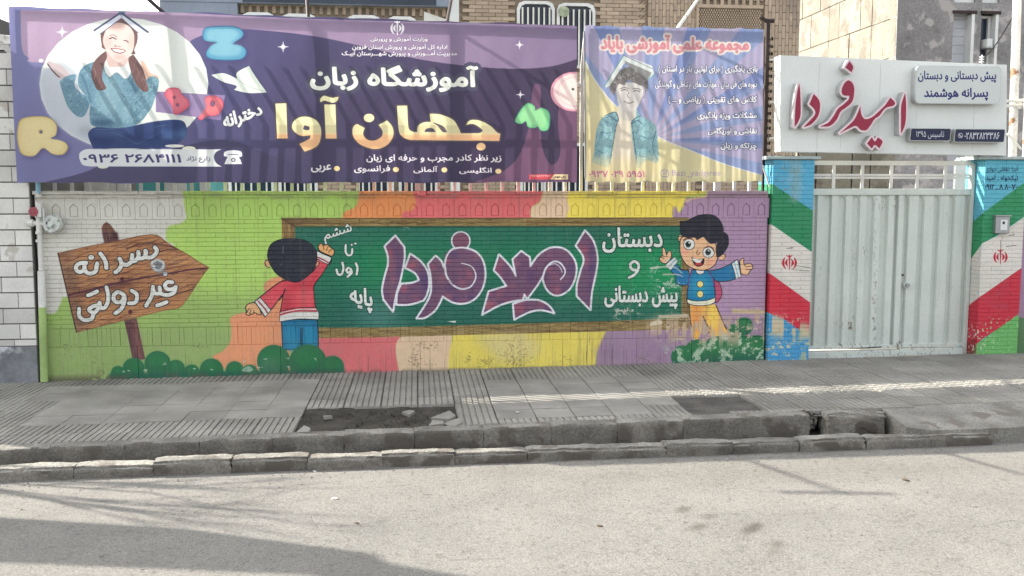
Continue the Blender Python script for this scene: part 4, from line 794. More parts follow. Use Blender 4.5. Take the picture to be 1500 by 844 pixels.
M_NAVY = mat('navy_panel', (.030, .035, .085), .4, .1, 3, 40, .05, None); M_NTXT = mat('navy_lettering', (.045, .045, .16), .5, .05, 3, 40, .05, None); M_WTXT = mat('white_lettering', (.62, .62, .60), .5, .05, 3, 40, .05, None)
M_BRK = mat('tan_brick', (.40, .315, .235), .85, .12, 2, 60, .12, ((60, .003, 3),), per=.22, spots=[((.25, .20, .16), 1.3, .62)])
M_MORT = mat('brown_mortar', (.25, .20, .15), .95, .2, 3, 50, .2)
M_BLUE = mat('shaded_stucco', (.22, .25, .31), .8, .15, 2, 40, .1)
M_GLASS = mat('dark_window_glass', (.030, .042, .065), .12, .3, 1.2, 10, .1, None)
M_LIME = mat('limestone_cladding', (.205, .187, .15), .85, .2, 1.6, 40, .15, ((14, .02, 5),), per=.10, spots=[((.125, .112, .09), 2.6, .53), ((.14, .125, .10), 9, .60)])
M_GREY = mat('rough_cement_render', (.26, .25, .25), .95, .3, 1.3, 24, .25, ((7, .03, 6), (40, .01, 4)), spots=[((.34, .32, .31), 3.2, .56)])
M_PVC = mat('white_frame', (.60, .61, .60), .4, .08); M_IRON = mat('dark_iron', (.035, .022, .020), .6, .3, 6, 60, .3, None); M_STEEL = mat('grey_steel', (.30, .31, .32), .4, .1, 3, 60, .1, None, metal=.6)
M_RUST = mat('rusty_white_pole', (.62, .60, .56), .6, .12, 3, 40, .2, ((40, .003, 4),), spots=[((.24, .13, .07), 7, .60)])
M_CAP = mat('post_cap_concrete', (.36, .42, .42), .85, .15, 3, 50, .15); M_PIPEW = mat('white_pipe_paint', (.58, .58, .55), .5, .12, 4, 50, .1, None, spots=[((.35, .30, .25), 12, .68)])
M_PIPEG = mat('green_pipe_paint', (.29, .40, .15), .6, .15, 4, 50, .1, None); M_VALVE = mat('faded_red_paint', (.34, .09, .11), .6, .2, 8, 50, .2, None)
M_DIAL = mat('flaking_white_casting', (.50, .52, .49), .6, .2, 8, 60, .15, ((60, .004, 3),), spots=[((.16, .22, .20), 22, .60)])
M_BARK = mat('bark', (.10, .08, .06), .95); M_WIRE = mat('black_cable', (.02, .02, .02), .6, bmp=None); M_YARD = mat('yard_concrete', (.42, .40, .36), .95, .15, .8, 30, .15)
M_TEAL = mat('teal_sheet', (.10, .38, .38), .5); M_LEAF = mat('dry_leaf', (.07, .05, .03), .9, bmp=None); M_CHIP = mat('stone_chip', (.45, .43, .40), .9)

# ================================================================== ground, road, gutter, kerbs, pavement
g_ = MB(); g_.add([(-90, -60, -.136), (90, -60, -.136), (90, 120, -.136), (-90, 120, -.136)], [(0, 1, 2, 3)]); g_.build('ground', M_BED, kind='structure')
g_ = MB(); xs = [-30 + i * 3 for i in range(21)]
for a, b in zip(xs, xs[1:]): g_.add([(a, -8, -.13), (b, -8, -.13), (b, kerb_y(b) + .06, -.13), (a, kerb_y(a) + .06, -.13)], [(0, 1, 2, 3)])
road = g_.build('road', M_ROAD, kind='structure')
back_y = lambda x: 6.787 + .032 * x
g_ = MB()
for a, b in zip(xs, xs[1:]): g_.add([(a, kerb_y(a) + .05, -.155), (b, kerb_y(b) + .05, -.155), (b, back_y(b) + .1, -.155), (a, back_y(a) + .1, -.155)], [(0, 1, 2, 3)])
g_.build('gutter', M_GUT, kind='structure')
pave = link(bpy.data.objects.new('pavement', None)); pave['kind'] = 'structure'
g_ = MB(); xs2 = [-14 + i for i in range(31)]
for a, b in zip(xs2, xs2[1:]): g_.add([(a, back_y(a) + .08, pave_z(a) - .034), (b, back_y(b) + .08, pave_z(b) - .034), (b, 9.6, pave_z(b) - .034), (a, 9.6, pave_z(a) - .034)], [(0, 1, 2, 3)])
g_.build('tile_bed', M_BED, pave)
for a, b in ((-14, -4.2), (6.6, 14)):
    m_ = MB(); m_.add([(a, back_y(a) + .08, pave_z(a)), (b, back_y(b) + .08, pave_z(b)), (b, 9.6, pave_z(b)), (a, 9.6, pave_z(a))], [(0, 1, 2, 3)]); m_.build('outer_paving', M_TILE, pave)
g_ = MB(); g_.add([(-60, 9.5, -.02), (60, 9.5, .05), (60, 60, .05), (-60, 60, -.02)], [(0, 1, 2, 3)]); g_.build('yard', M_YARD, kind='structure')
def inside(p, poly):
    r = False
    for i in range(len(poly)):
        (x1, y1), (x2, y2) = poly[i], poly[i - 1]
        if (y1 > p[1]) != (y2 > p[1]) and p[0] < (x2 - x1) * (p[1] - y1) / (y2 - y1) + x1: r = not r
    return r
gp = lambda s: [G(a, b, .02) for a, b, _ in P(s)]
PLAIN = [gp('60,560 470,556 440,612 60,622'), gp('715,560 930,558 985,612 730,618')]
PIT = gp('432,596 640,590 672,606 672,634 420,648'); PATCH = gp('990,590 1072,588 1105,616 1016,619')
TS = .30; TH = .03
def tile_mesh(n, ribs):
    m = MB(); h = TS / 2 - .003
    if not ribs: m.bev(-h, h, -h, h, -TH, 0, .004); m = MB(); m.box(-h, h, -h, h, -TH, 0)
    else:
        m.box(-h, h, -h, h, -TH, -.009); w = 2 * h / ribs
        for i in range(ribs):
            a = -h + i * w + .0045; b = -h + (i + 1) * w - .0045; z = random.uniform(-.0012, 0)
            v = [(a, -h, -.009), (b, -h, -.009), (b, h, -.009), (a, h, -.009), (a + .002, -h + .003, z), (b - .002, -h + .003, z), (b - .002, h - .003, z), (a + .002, h - .003, z)]
            m.add(v, [(4, 5, 6, 7), (0, 1, 5, 4), (1, 2, 6, 5), (2, 3, 7, 6), (3, 0, 4, 7)])
    return m.mesh(n, M_TILE if ribs else M_TILEP)
RIB = [tile_mesh('ribbed_tile', 6) for _ in range(4)]; FLAT = tile_mesh('plain_tile', 0)
for i in range(35):
    for j in range(8):
        x = -4.05 + TS * i; y = 9.19 - TS * (j + .5) - .001
        if y + TS / 2 < back_y(x) + .16 or inside((x, y), PIT) or inside((x, y), PATCH): continue
        pl = any(inside((x, y), q) for q in PLAIN); yf = max(y - TS / 2, back_y(x) + .128); sy = (y + TS / 2 - yf) / TS
        if sy < .15: continue
        o_ = place('paving_tile', FLAT if pl else random.choice(RIB), pave, (x, (y + TS / 2 + yf) / 2, pave_z(x) + random.uniform(-.003, .003)), (random.gauss(0, .006), random.gauss(0, .006), random.gauss(0, .005))); o_.scale[1] = sy
# the broken-out bay and its soil
d_ = MB(); nx, ny = 46, 18; x0, x1, y0, y1 = min(p[0] for p in PIT) - .1, max(p[0] for p in PIT) + .1, 6.85, max(p[1] for p in PIT) + .15
hh = vnoise(ny + 1, nx + 1, 4, 3)
vv = [(x0 + (x1 - x0) * i / nx, y0 + (y1 - y0) * j / ny, -.008 + .045 * max(0, hh[j, i] - .42)) for j in range(ny + 1) for i in range(nx + 1)]
d_.add(vv, [(j * (nx + 1) + i, j * (nx + 1) + i + 1, (j + 1) * (nx + 1) + i + 1, (j + 1) * (nx + 1) + i) for j in range(ny) for i in range(nx)])
d_.build('bare_soil', M_DIRT, pave, True)
d_ = MB()
for _ in range(120):
    x, y = G(random.gauss(560, 50), random.uniform(603, 636), 0); r = random.uniform(.002, .005)
    if inside((x, y), PIT): d_.box(x - r, x + r, y - r, y + r, -.01, .004 + r, r * .4)
d_.build('gravel', M_DIRT, kind='stuff')
d_ = MB(); px0, px1 = min(p[0] for p in PATCH), max(p[0] for p in PATCH); py0, py1 = back_y(2.6) + .14, max(p[1] for p in PATCH) + .1
d_.add([(px0 - .1, py0, .035), (px1 + .1, py0, .035), (px1 + .1, py1, .035), (px0 - .1, py1, .035)], [(0, 1, 2, 3)]); d_.build('dark_patch', mat('old_mortar', (.105, .097, .088), .95, .35, 5, 60, .4, ((30, .012, 5),)), pave)
for px, py, rz, w in ((652, 612, .5, .09), (640, 622, 1.2, .06), (664, 622, .2, .08), (446, 632, .9, .05), (600, 606, 2.2, .045), (618, 628, .3, .04), (480, 612, 1.7, .035)):
    x, y = G(px, py, .02); k = MB(); k.prism([(-w, -w * .7), (w, -w * .9), (w * .7, w * .6), (-w * .2, w)], -.012, .012); o_ = k.build('broken_tile', M_TILE, pave); o_.location = (x, y, .022); o_.rotation_euler = (math.pi / 2 + random.gauss(0, .12), random.gauss(0, .1), rz)
# kerb stones
def rough_block(w, d, h, round_=.02, j=.006, seed=0):
    bm = bmesh.new(); nx, ny, nz = 14, 4, 4; r = random.Random(seed)
    bmesh.ops.create_cube(bm, size=1); bmesh.ops.subdivide_edges(bm, edges=bm.edges[:], cuts=7, use_grid_fill=True)
    for v in bm.verts:
        p = v.co * 2; c = Vector((p.x * w / 2, p.y * d / 2, (p.z - 1) * h / 2))
        if p.y < -.9 and p.z > .9: c.y += round_ * .7; c.z -= round_ * .55
        if abs(p.x) > .99: c.z -= (.004 if p.z > .9 else 0)
        if p.y > .9 and p.z > .9: c.z -= .006
        c += Vector([r.gauss(0, j) for _ in range(3)]) * (1 if p.z > -.9 else 0); v.co = c
    bm.normal_update(); bmesh.ops.split_edges(bm, edges=[e for e in bm.edges if len(e.link_faces) == 2 and (abs(e.link_faces[0].normal.x) > .8) != (abs(e.link_faces[1].normal.x) > .8)])
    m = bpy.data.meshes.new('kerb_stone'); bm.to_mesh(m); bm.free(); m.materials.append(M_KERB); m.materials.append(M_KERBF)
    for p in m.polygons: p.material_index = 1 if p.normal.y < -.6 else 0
    for p in m.polygons: p.use_smooth = True
    return m
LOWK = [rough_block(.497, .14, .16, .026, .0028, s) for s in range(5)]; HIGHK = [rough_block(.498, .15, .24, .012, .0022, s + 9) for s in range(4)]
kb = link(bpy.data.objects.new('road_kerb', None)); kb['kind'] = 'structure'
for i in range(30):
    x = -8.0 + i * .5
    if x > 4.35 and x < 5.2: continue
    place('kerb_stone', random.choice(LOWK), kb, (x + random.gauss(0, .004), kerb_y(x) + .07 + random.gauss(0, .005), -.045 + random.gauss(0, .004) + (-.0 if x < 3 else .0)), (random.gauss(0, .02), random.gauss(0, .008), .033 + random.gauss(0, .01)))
kb2 = link(bpy.data.objects.new('pavement_kerb', None)); kb2['kind'] = 'structure'
for i in range(22):
    x = -8.02 + i * .5 + .24
    if x > 2.9: break
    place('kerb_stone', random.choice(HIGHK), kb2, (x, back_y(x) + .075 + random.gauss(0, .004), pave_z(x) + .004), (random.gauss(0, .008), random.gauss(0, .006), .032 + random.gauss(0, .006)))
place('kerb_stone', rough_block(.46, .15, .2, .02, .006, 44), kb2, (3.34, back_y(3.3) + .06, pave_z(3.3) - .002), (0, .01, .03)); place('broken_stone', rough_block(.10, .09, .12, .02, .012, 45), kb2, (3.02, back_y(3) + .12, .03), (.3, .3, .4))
s_ = MB(); a, b = 3.62, 9.0
top = [(a, kerb_y(a) + .10, .0), (a + .18, kerb_y(a) + .06, -.02), (b, kerb_y(b) + .1, -.03), (b, back_y(b) + .16, pave_z(b) - .004), (a, back_y(a) + .16, pave_z(a) - .004)]
s_.add(top + [(p[0], p[1], -.15) for p in top], [(0, 1, 2, 3, 4), (0, 5, 6, 1), (1, 6, 7, 2), (4, 9, 5, 0)]); s_.build('gutter_crossing_slab', M_KERB, kb2)
# ================================================================== the painted wall
GX0, GX1 = -3.48, 3.468
wall = empty('painted_wall', (0, WY, 0), 'low brick school wall covered with the chalkboard mural, along the pavement', 'wall')
w_ = MB(); w_.box(GX0, GX1, WY + .008, WY + .21, -.1, 1.716); world_part(w_, 'core', M_MUR, wall)
BL, BH = .1785, .0423; bm_ = []
for s in range(3): m_ = MB(); m_.bev(-BL / 2 + .0005, BL / 2 - .0005, 0, .02, -BH / 2 + .0019, BH / 2 - .0019, .002); bm_.append(m_.mesh('brick', M_MUR))
rest = MB(); cells = []
for r in range(24):
    z = .4715 + BH * (r + .5); off = (r % 2) * BL / 2; x = GX0 + BL / 2 - off
    while x < GX1 + BL / 2 - .01:
        cells.append((x, z)); x += BL
cells.sort(key=lambda c: c[0])
for k, (x, z) in enumerate(cells):
    xa, xb = max(x - BL / 2, GX0), min(x + BL / 2, GX1); pr = random.choice((0, 0, -.001, .0015, -.002))
    if k < 300 and xb - xa > BL * .9: place('brick', bm_[k % 3], wall, (x, pr, z), (random.gauss(0, .01), random.gauss(0, .003), random.gauss(0, .003)))
    else: rest.bev(xa + .0005, xb - .0005, WY + pr, WY + .02, z - BH / 2 + .0019, z + BH / 2 - .0019, .002)
world_part(rest, 'brick_courses', M_MUR, wall, kind='stuff')
m_ = MB(); m_.bev(-.0205, .0205, 0, .02, .3, .4685, .0012); ub = m_.mesh('upright_brick', M_MUR); x = GX0 + .021
while x < GX1 - .02:
    place('upright_brick', ub, wall, (x, random.choice((0, 0, 0, .002, -.0015, .003)), 0), (0, random.gauss(0, .004), 0)); x += .0415
pj = [GX0, -2.62, -1.30, W(615.6, 520)[0], W(824, 515)[0], 2.72, GX1]
for a, b in zip(pj, pj[1:]): m_ = MB(); m_.bev(a + .0015, b - .0015, WY - .006, WY + .02, -.1, .2965, .002); world_part(m_, 'plinth_slab', M_MUR, wall)
# frieze of tiles with pointed niches
NP = .1558; zb, zt = 1.4875, 1.684; hw = NP / 2 - .0012; m_ = MB()
out = [(-hw, zb + .001), (hw, zb + .001), (hw, zt), (-hw, zt)]; nn = [(-.037, 1.512), (.037, 1.512), (.037, 1.602), (0, 1.634), (-.037, 1.602)]; ni = [(p[0] * .82, 1.512 + .006 + (p[1] - 1.512) * .86) for p in nn]
tv = [Vector((p[0], p[1], 0)) for p in out + nn]; tri = tessellate_polygon([tv[:4], tv[4:]])
m_.add([(p[0], 0, p[1]) for p in out + nn], [tuple(q) for q in tri])
m_.add([(p[0], 0, p[1]) for p in nn] + [(p[0], .02, p[1]) for p in nn], [(i, (i + 1) % 5, 5 + (i + 1) % 5, 5 + i) for i in range(5)])
m_.add([(p[0], .02, p[1]) for p in nn] + [(p[0], .02, p[1]) for p in ni], [(i, (i + 1) % 5, 5 + (i + 1) % 5, 5 + i) for i in range(5)])
m_.add([(p[0], .02, p[1]) for p in ni] + [(p[0], .003, p[1]) for p in ni], [(i, (i + 1) % 5, 5 + (i + 1) % 5, 5 + i) for i in range(5)] + [(5, 6, 7, 8, 9)])
m_.add([(out[i][0], 0, out[i][1]) for i in range(4)] + [(out[i][0], .02, out[i][1]) for i in range(4)], [(i, (i + 1) % 4, 4 + (i + 1) % 4, 4 + i) for i in range(4)])
fm = m_.mesh('niche_tile', M_MUR)
for k in range(44): place('niche_tile', fm, wall, (-3.295 + NP * k, -.002 + random.choice((0, .001, -.001)), 0))
for a, b in ((GX0, -3.295 - hw), (-3.295 + NP * 43 + hw, GX1)): m_ = MB(); m_.box(a, b, WY, WY + .02, zb, zt); world_part(m_, 'end_tile', M_MUR, wall)
m_ = MB(); m_.bev(GX0, GX1, WY - .008, WY + .02, 1.686, 1.716, .003); world_part(m_, 'string_course', M_MUR, wall)
cx_ = [GX0 - .01, -2.55, -1.45, -.5, W(612, 282)[0] - .002, W(624, 282)[0] + .002, .95, 1.9, 2.75, GX1 - .01]
for a, b in zip(cx_, cx_[1:]):
    e = .012 if b - a < .15 else 0; m_ = MB(); m_.bev(a + .002, b - .002, WY - .034 - e, WY + .24, 1.718 - e, 1.75 + e * .4 + random.uniform(-.002, .002), .004); world_part(m_, 'coping_slab', M_MUR, wall)
# ================================================================== gate posts
def post(x0, x1, y0, y1, zt, m, label, capx):
    g = empty('gate_post', ((x0 + x1) / 2, (y0 + y1) / 2, 0), label, 'gate post', 'brick posts either side of the gate')
    c = MB(); c.box(x0 + .006, x1 - .006, y0 + .006, y1 - .006, -.05, zt); world_part(c, 'core', m, g); n = int((zt - .02) / .0423); h = zt / n
    for r in range(n):
        cut = [x0, x0 + (x1 - x0) * (.5 if r % 2 else .28), x1] if r % 2 else [x0, x0 + (x1 - x0) * .27, x0 + (x1 - x0) * .75, x1]
        for a, b in zip(cut, cut[1:]):
            k = MB(); k.bev(a + .001, b - .001, y0 + random.choice((0, 0, .001)), y0 + .02, r * h + .002, (r + 1) * h - .002, .0025); world_part(k, 'brick', m, g)
        k = MB(); k.box(x0, x0 + .018, y0 + .022, y1, r * h + .002, (r + 1) * h - .002); world_part(k, 'side_brick', m, g)
    c = MB(); c.bev(capx[0], capx[1], y0 - .035, y1 + .03, zt + .002, zt + .034, .006); world_part(c, 'cap_slab', M_CAP, g); return g
post(3.492, 3.915, WY - .05, WY + .34, 2.058, M_PL, 'blue topped brick post with flag stripes and blue foot, left of the metal gate', (3.42, 3.965))
post(5.695, 6.14, YP, YP + .34, 2.062, M_PR, 'blue topped brick post with flag stripes, green foot and intercom, right of the gate', (5.60, 6.30))
ic = empty('intercom_box', (W(1467, 328, YP)[0], YP, W(1467, 338, YP)[1]), 'small grey metal intercom box fixed on the right gate post', 'intercom')
bx = W(1458, 317, YP - .03), W(1477, 342, YP - .03)
m_ = MB(); m_.bev(bx[0][0], bx[1][0], YP - .05, YP - .001, bx[1][1], bx[0][1], .006); world_part(m_, 'housing', M_STEEL, ic)
m_ = MB(); w_, h_ = bx[1][0] - bx[0][0], bx[0][1] - bx[1][1]; m_.box(bx[0][0] + w_ * .32, bx[1][0] - w_ * .2, YP - .053, YP - .049, bx[1][1] + h_ * .2, bx[0][1] - h_ * .2); world_part(m_, 'front_plate', M_SIGN, ic)
m_ = MB(); m_.box(bx[0][0] + w_ * .45, bx[1][0] - w_ * .4, YP - .056, YP - .052, bx[1][1] + h_ * .55, bx[0][1] - h_ * .3); world_part(m_, 'speaker_slot', M_IRON, ic)
m_ = MB(); m_.box(bx[0][0] - .01, bx[1][0] + .01, YP - .06, YP - .001, bx[0][1], bx[0][1] + .012); world_part(m_, 'rain_hood', M_STEEL, ic)
# ================================================================== gate
gx = lambda px, y=YG: W(px, 400, y)[0]; gz = lambda py, y=YG: W(1300, py, y)[1]
gate = empty('metal_gate', (4.78, YG, .1), 'closed pale grey ribbed metal gate with lock, between the two painted posts', 'gate')
zt_, zb_ = gz(283), gz(512); xl, xm, xr = 3.925, gx(1316), 5.69
def pan(name, x0, x1, z0, z1, per, ribw, flat0):
    pts = []; x = x0
    while x < x1 - .01:
        for dx, dy in ((0, .032), (flat0, .032), (flat0 + .012, 0), (flat0 + .012 + ribw, 0), (flat0 + .024 + ribw, .032)):
            if x + dx < x1: pts.append((x + dx, YG + dy))
        x += per
    pts.append((x1, pts[-1][1])); m = MB(); n = len(pts); m.add([(a, b, z0) for a, b in pts] + [(a, b, z1) for a, b in pts] + [(a, b + .002, z0) for a, b in pts] + [(a, b + .002, z1) for a, b in pts], [(i, i + 1, n + i + 1, n + i) for i in range(n - 1)] + [(2 * n + i, 2 * n + i + 1, 3 * n + i + 1, 3 * n + i) for i in range(n - 1)])
    world_part(m, name, M_GATE, gate)
pan('left_leaf', xl + .04, xm - .03, zb_ + .03, zt_ - .02, .150, .066, .060); pan('right_leaf', xm + .035, xr - .035, zb_ + .045, zt_ - .02, .165, .10, .041)
m_ = MB(); m_.bev(xl, xl + .045, YG - .02, YG + .03, .03, gz(239), .003); world_part(m_, 'frame_post', M_GATE, gate)
m_ = MB(); m_.bev(xr - .04, xr, YG - .02, YG + .03, .06, gz(239), .003); world_part(m_, 'frame_post', M_GATE, gate)
m_ = MB(); m_.bev(xl + .047, xr - .042, YG - .018, YG + .03, zt_ - .02, zt_ + .045, .004); world_part(m_, 'lintel_bar', M_GATE, gate)
m_ = MB(); m_.bev(xm - .03, xm + .03, YG - .012, YG + .045, zb_ + .02, zt_ - .022, .004); world_part(m_, 'meeting_stile', M_GATE, gate)
m_ = MB(); m_.bev(xl + .047, xm - .032, YG - .014, YG + .045, zb_ + .016, zb_ + .05, .002); world_part(m_, 'bottom_rail', M_GATE, gate)
m_ = MB(); m_.bev(xm + .032, xr - .042, YG - .014, YG + .045, zb_ + .026, zb_ + .06, .002); world_part(m_, 'bottom_rail', M_GATE, gate)
m_ = MB(); m_.bev(xl + .047, xm + .03, YG - .03, YG + .03, .03, zb_ - .005, .004); m_.bev(xm + .03, xr - .042, YG - .03, YG + .03, .06, zb_ + .012, .004); world_part(m_, 'threshold', M_GATE, gate)
for py, t in ((239, .022), (256.5, .011), (260.5, .011)):
    m_ = MB(); m_.box(xl + .046, xr - .041, YG - .01 + .001 * t, YG + .02, gz(py) - t, gz(py) + t); world_part(m_, 'top_rail', M_RAIL, gate)
for px in (1215.6, 1257, 1299, 1336.6, 1377):
    m_ = MB(); m_.box(gx(px) - .017, gx(px) + .017, YG - .018, YG - .0105, zt_ + .047, gz(239) - .024); world_part(m_, 'baluster', M_RAIL, gate)
lk = MB(); c_ = W(1329, 418, YG - .03); lk.disc(c_, .032, YG - .022, YG - .002, 18); world_part(lk, 'lock_plate', M_GATE, gate)
kn = MB(); kn.disc(c_, .021, YG - .05, YG - .022, 16); world_part(kn, 'door_knob', M_STEEL, gate)
kn = MB(); kn.disc(W(1322, 403, YG), .01, YG - .012, YG + .01, 12); world_part(kn, 'keyhole', M_IRON, gate)
# ================================================================== neighbour's stone wall at the left
LW = empty('stone_house', (-4.3, WY, 0), 'white stone block house front with grey marble foot, at the left edge', 'house')
m_ = MB(); m_.box(-7.2, -3.505, WY - .028, WY + 2.2, -.1, 3.0); m_.box(-14, -7.203, WY - .02, WY + 2.5, -.1, 3.3); m_.box(-7.0, -4.2, WY + .02, WY + 2.2, 3.003, 3.5); world_part(m_, 'wall', M_JOINT, LW)
z = .325; r = 0; bmeshes = {}
row = [(.325, .06)] + [(.39 + i * .1445, .14) for i in range(18)]
for r, (z, h) in enumerate(row):
    x = -3.508 - ((.145 if r % 2 else .285) if r else .2)
    xe = -3.508
    while xe > -5.1:
        m_ = MB(); m_.bev(x + .003, xe - .003, WY - .045 + random.uniform(-.001, .001), WY - .026, z, z + h - .006, .003); world_part(m_, 'stone_block', M_STONE, LW); xe = x; x -= .285
for a, b in ((-3.51, -4.35), (-4.353, -5.2), (-5.203, -6.1)): m_ = MB(); m_.bev(b, a, WY - .05, WY - .026, -.08, .318, .004); world_part(m_, 'marble_slab', M_MARB, LW)
for _ in range(26):
    x = random.uniform(-4.6, -3.55); k = MB(); z = random.uniform(2.98, 3.12) if x > -3.85 else random.uniform(2.98, 3.2); k.box(x - .07, x + .07, WY - .03, WY + .1, z - .04, z + .04, .02); world_part(k, 'rubble_stone', M_STONE, LW)
k = MB(); k.prism([(-7.6, 2.6), (-6.5, 3.0), (-5.9, 3.41), (-5.66, 4.05), (-5.82, 4.22), (-5.74, 4.75), (-6.2, 4.75), (-6.34, 4.32), (-7.23, 3.95), (-8.4, 3.6), (-8.4, 2.5)], WY - 1.24, WY - 1.2); k.box(-7.6, -7.585, WY - 1.199, WY, 3.1, 3.115); k.box(-7.2, -7.185, WY - 1.199, WY, 3.3, 3.315); world_part(k, 'projecting_board', M_GREY, LW)  # unseen board on thin arms, added and shaped to cast the lower-left road shadow
# ================================================================== gas pipe with regulator
gpz = empty('gas_pipe', (W(60, 500)[0], WY - .05, .0), 'gas riser pipe on the wall, white above and green below, with fittings', 'pipe')
yp = WY - .06; q = lambda px, py: (W(px, py, yp)[0], yp, W(px, py, yp)[1])
m_ = MB(); m_.tube([q(60.5, 397), q(62, 450)], .033, 14); world_part(m_, 'sleeve_pipe', M_PIPEW, gpz, smooth=False)
m_ = MB(); m_.tube([q(62, 450), q(65, 559)], .0335, 14); world_part(m_, 'lower_pipe', M_PIPEG, gpz)
m_ = MB(); m_.tube([q(58.5, 340), q(60, 396)], .020, 12); world_part(m_, 'riser', M_PIPEW, gpz)
m_ = MB(); m_.tube([q(55.5, 262), q(56, 283)], .021, 12); world_part(m_, 'blue_pipe', mat('pale_blue_paint', (.22, .40, .50), .5), gpz)
m_ = MB()
for a in ((287, .026), (298, .03), (317, .034), (341, .028), (353, .026)): m_.tube([q(56.5, a[0] - 2), q(56.5, a[0] + 2)], a[1], 8)
m_.tube([q(57, 300), q(58, 342)], .028, 10); m_.tube([q(40, 327), q(70, 328)], .024, 10); m_.tube([q(44, 327), q(49, 327)], .036, 8); m_.tube([q(65, 327.5), q(69, 328)], .034, 8)
world_part(m_, 'cross_fitting', M_PIPEW, gpz)
c_ = q(53.5, 310); m_ = MB(); m_.disc((c_[0], c_[2]), .042, yp - .075, yp - .03, 18); m_.disc((c_[0], c_[2]), .018, yp - .085, yp - .075, 10); world_part(m_, 'red_valve', M_VALVE, gpz)
m_ = MB(); m_.box(c_[0] + .03, c_[0] + .065, yp - .07, yp - .045, c_[2] - .05, c_[2] + .04); m_.box(c_[0] + .075, c_[0] + .085, yp - .06, yp - .03, c_[2] - .09, c_[2] + .035); world_part(m_, 'valve_lever', M_WMET, gpz)
c_ = q(79, 328); m_ = MB(); m_.disc((c_[0], c_[2]), .086, yp - .04, yp - .005, 28); m_.disc((c_[0], c_[2]), .074, yp - .062, yp - .04, 28); m_.disc((c_[0], c_[2]), .03, yp - .08, yp - .062, 16)
for a in range(8): m_.disc((c_[0] + .079 * math.cos(a * .785), c_[2] + .079 * math.sin(a * .785)), .008, yp - .05, yp - .039, 6)
world_part(m_, 'regulator', M_DIAL, gpz); m_ = MB(); m_.disc((c_[0] - .033, c_[2] + .008), .014, yp - .068, yp - .0615, 12); world_part(m_, 'vent_cap', M_IRON, gpz)
# ================================================================== railing on the wall
YF = WY + .16
rl = empty('wall_railing', (0, YF, 1.75), 'white metal railing on top of the painted wall, behind the banners', 'railing')
m_ = MB(); b_ = .015
pr_ = [(0, 1.74), (0, 2.93), (-.16, 3.22)]
for (ya, za), (yb_, zb2) in zip(pr_, pr_[1:]): m_.add([(sx * b_, ya, za) for sx in (-1, 1)] + [(sx * b_, yb_, zb2) for sx in (-1, 1)] + [(sx * b_, ya + .02, za) for sx in (-1, 1)] + [(sx * b_, yb_ + .02, zb2) for sx in (-1, 1)], [(0, 1, 3, 2), (4, 5, 7, 6), (0, 2, 6, 4), (1, 3, 7, 5)])
bar = m_.mesh('bar', M_RAIL); x = -3.36
while x < 3.45: place('bar', bar, rl, (x, 0, -1.75)); x += .1557
for za, t in ((1.80, .0), (2.79, .02)):
    if t: m_ = MB(); m_.box(-3.45, 3.46, YF + .021, YF + .05, za - t, za + t); world_part(m_, 'rail', M_RAIL, rl)
for px in (612, 1050, 180):
    a = W(px, 270, YF)[0]; m_ = MB(); m_.box(a - .028, a + .028, YF - .03, YF + .02, 1.755, 2.9); world_part(m_, 'support_post', M_RAIL, rl)
# ================================================================== banners
def banner(name, label, corners, m, posts, frame_m):
    cs = [W(a, b, YB) for a, b in corners]; g = empty(name, ((cs[0][0] + cs[1][0]) / 2, YB, cs[3][1]), label, 'banner', 'printed banners stretched on frames above the wall')
    nx, nz = 220, 26; v = []
    P_ = lambda u, w, y: ((cs[0][0] * (1 - u) + cs[1][0] * u) * (1 - w) + (cs[3][0] * (1 - u) + cs[2][0] * u) * w, y, (cs[0][1] * (1 - u) + cs[1][1] * u) * (1 - w) + (cs[3][1] * (1 - u) + cs[2][1] * u) * w)
    for j in range(nz + 1):
        for i in range(nx + 1):
            u, w = i / nx, j / nz; d = .006 * math.sin(u * 31 + w * 5) * math.sin(math.pi * w) + .012 * math.sin(u * 9 + 1) * math.sin(math.pi * w); d += .0035 * math.sin(u * 150 + 3 * math.sin(w * 3)) * (.4 + w * .6); p = P_(u, w, YB + d - .012 * math.sin(math.pi * w))
            e = .006 * math.sin(u * 60) + .004 * math.sin(u * 23); v.append((p[0], p[1], p[2] + (e if j in (0, nz) else 0)))
    k = MB(); k.add(v, [(j * (nx + 1) + i, j * (nx + 1) + i + 1, (j + 1) * (nx + 1) + i + 1, (j + 1) * (nx + 1) + i) for j in range(nz) for i in range(nx)]); world_part(k, 'printed_sheet', m, g, smooth=True)
    def bar_(name, u0, w0, u1, w1, r=.021):
        a, b = P_(u0, w0, YB + .042), P_(u1, w1, YB + .042); k = MB()
        if abs(w0 - w1) < .5: k.add([(a[0], a[1] + dy, a[2] + dz) for dy in (-r, r) for dz in (-r, r)] + [(b[0], b[1] + dy, b[2] + dz) for dy in (-r, r) for dz in (-r, r)], [(0, 1, 5, 4), (2, 3, 7, 6), (0, 2, 6, 4), (1, 3, 7, 5), (0, 1, 3, 2), (4, 5, 7, 6)])
        else: k.add([(a[0] + dx, a[1] + dy, a[2]) for dy in (-r, r) for dx in (-r, r)] + [(b[0] + dx, b[1] + dy, b[2]) for dy in (-r, r) for dx in (-r, r)], [(0, 1, 5, 4), (2, 3, 7, 6), (0, 2, 6, 4), (1, 3, 7, 5), (0, 1, 3, 2), (4, 5, 7, 6)])
        world_part(k, name, frame_m, g)
    bar_('frame_rail', .004, .012, .996, .012); bar_('frame_rail', .004, .988, .996, .988, .015); bar_('frame_side', .006, .03, .006, .975, .018); bar_('frame_side', .994, .03, .994, .975, .018)
    for px in posts:
        u = (W(px, 100, YB)[0] - cs[0][0]) / (cs[1][0] - cs[0][0]); bar_('frame_post', u, .03, u, .975, .026)
    return g
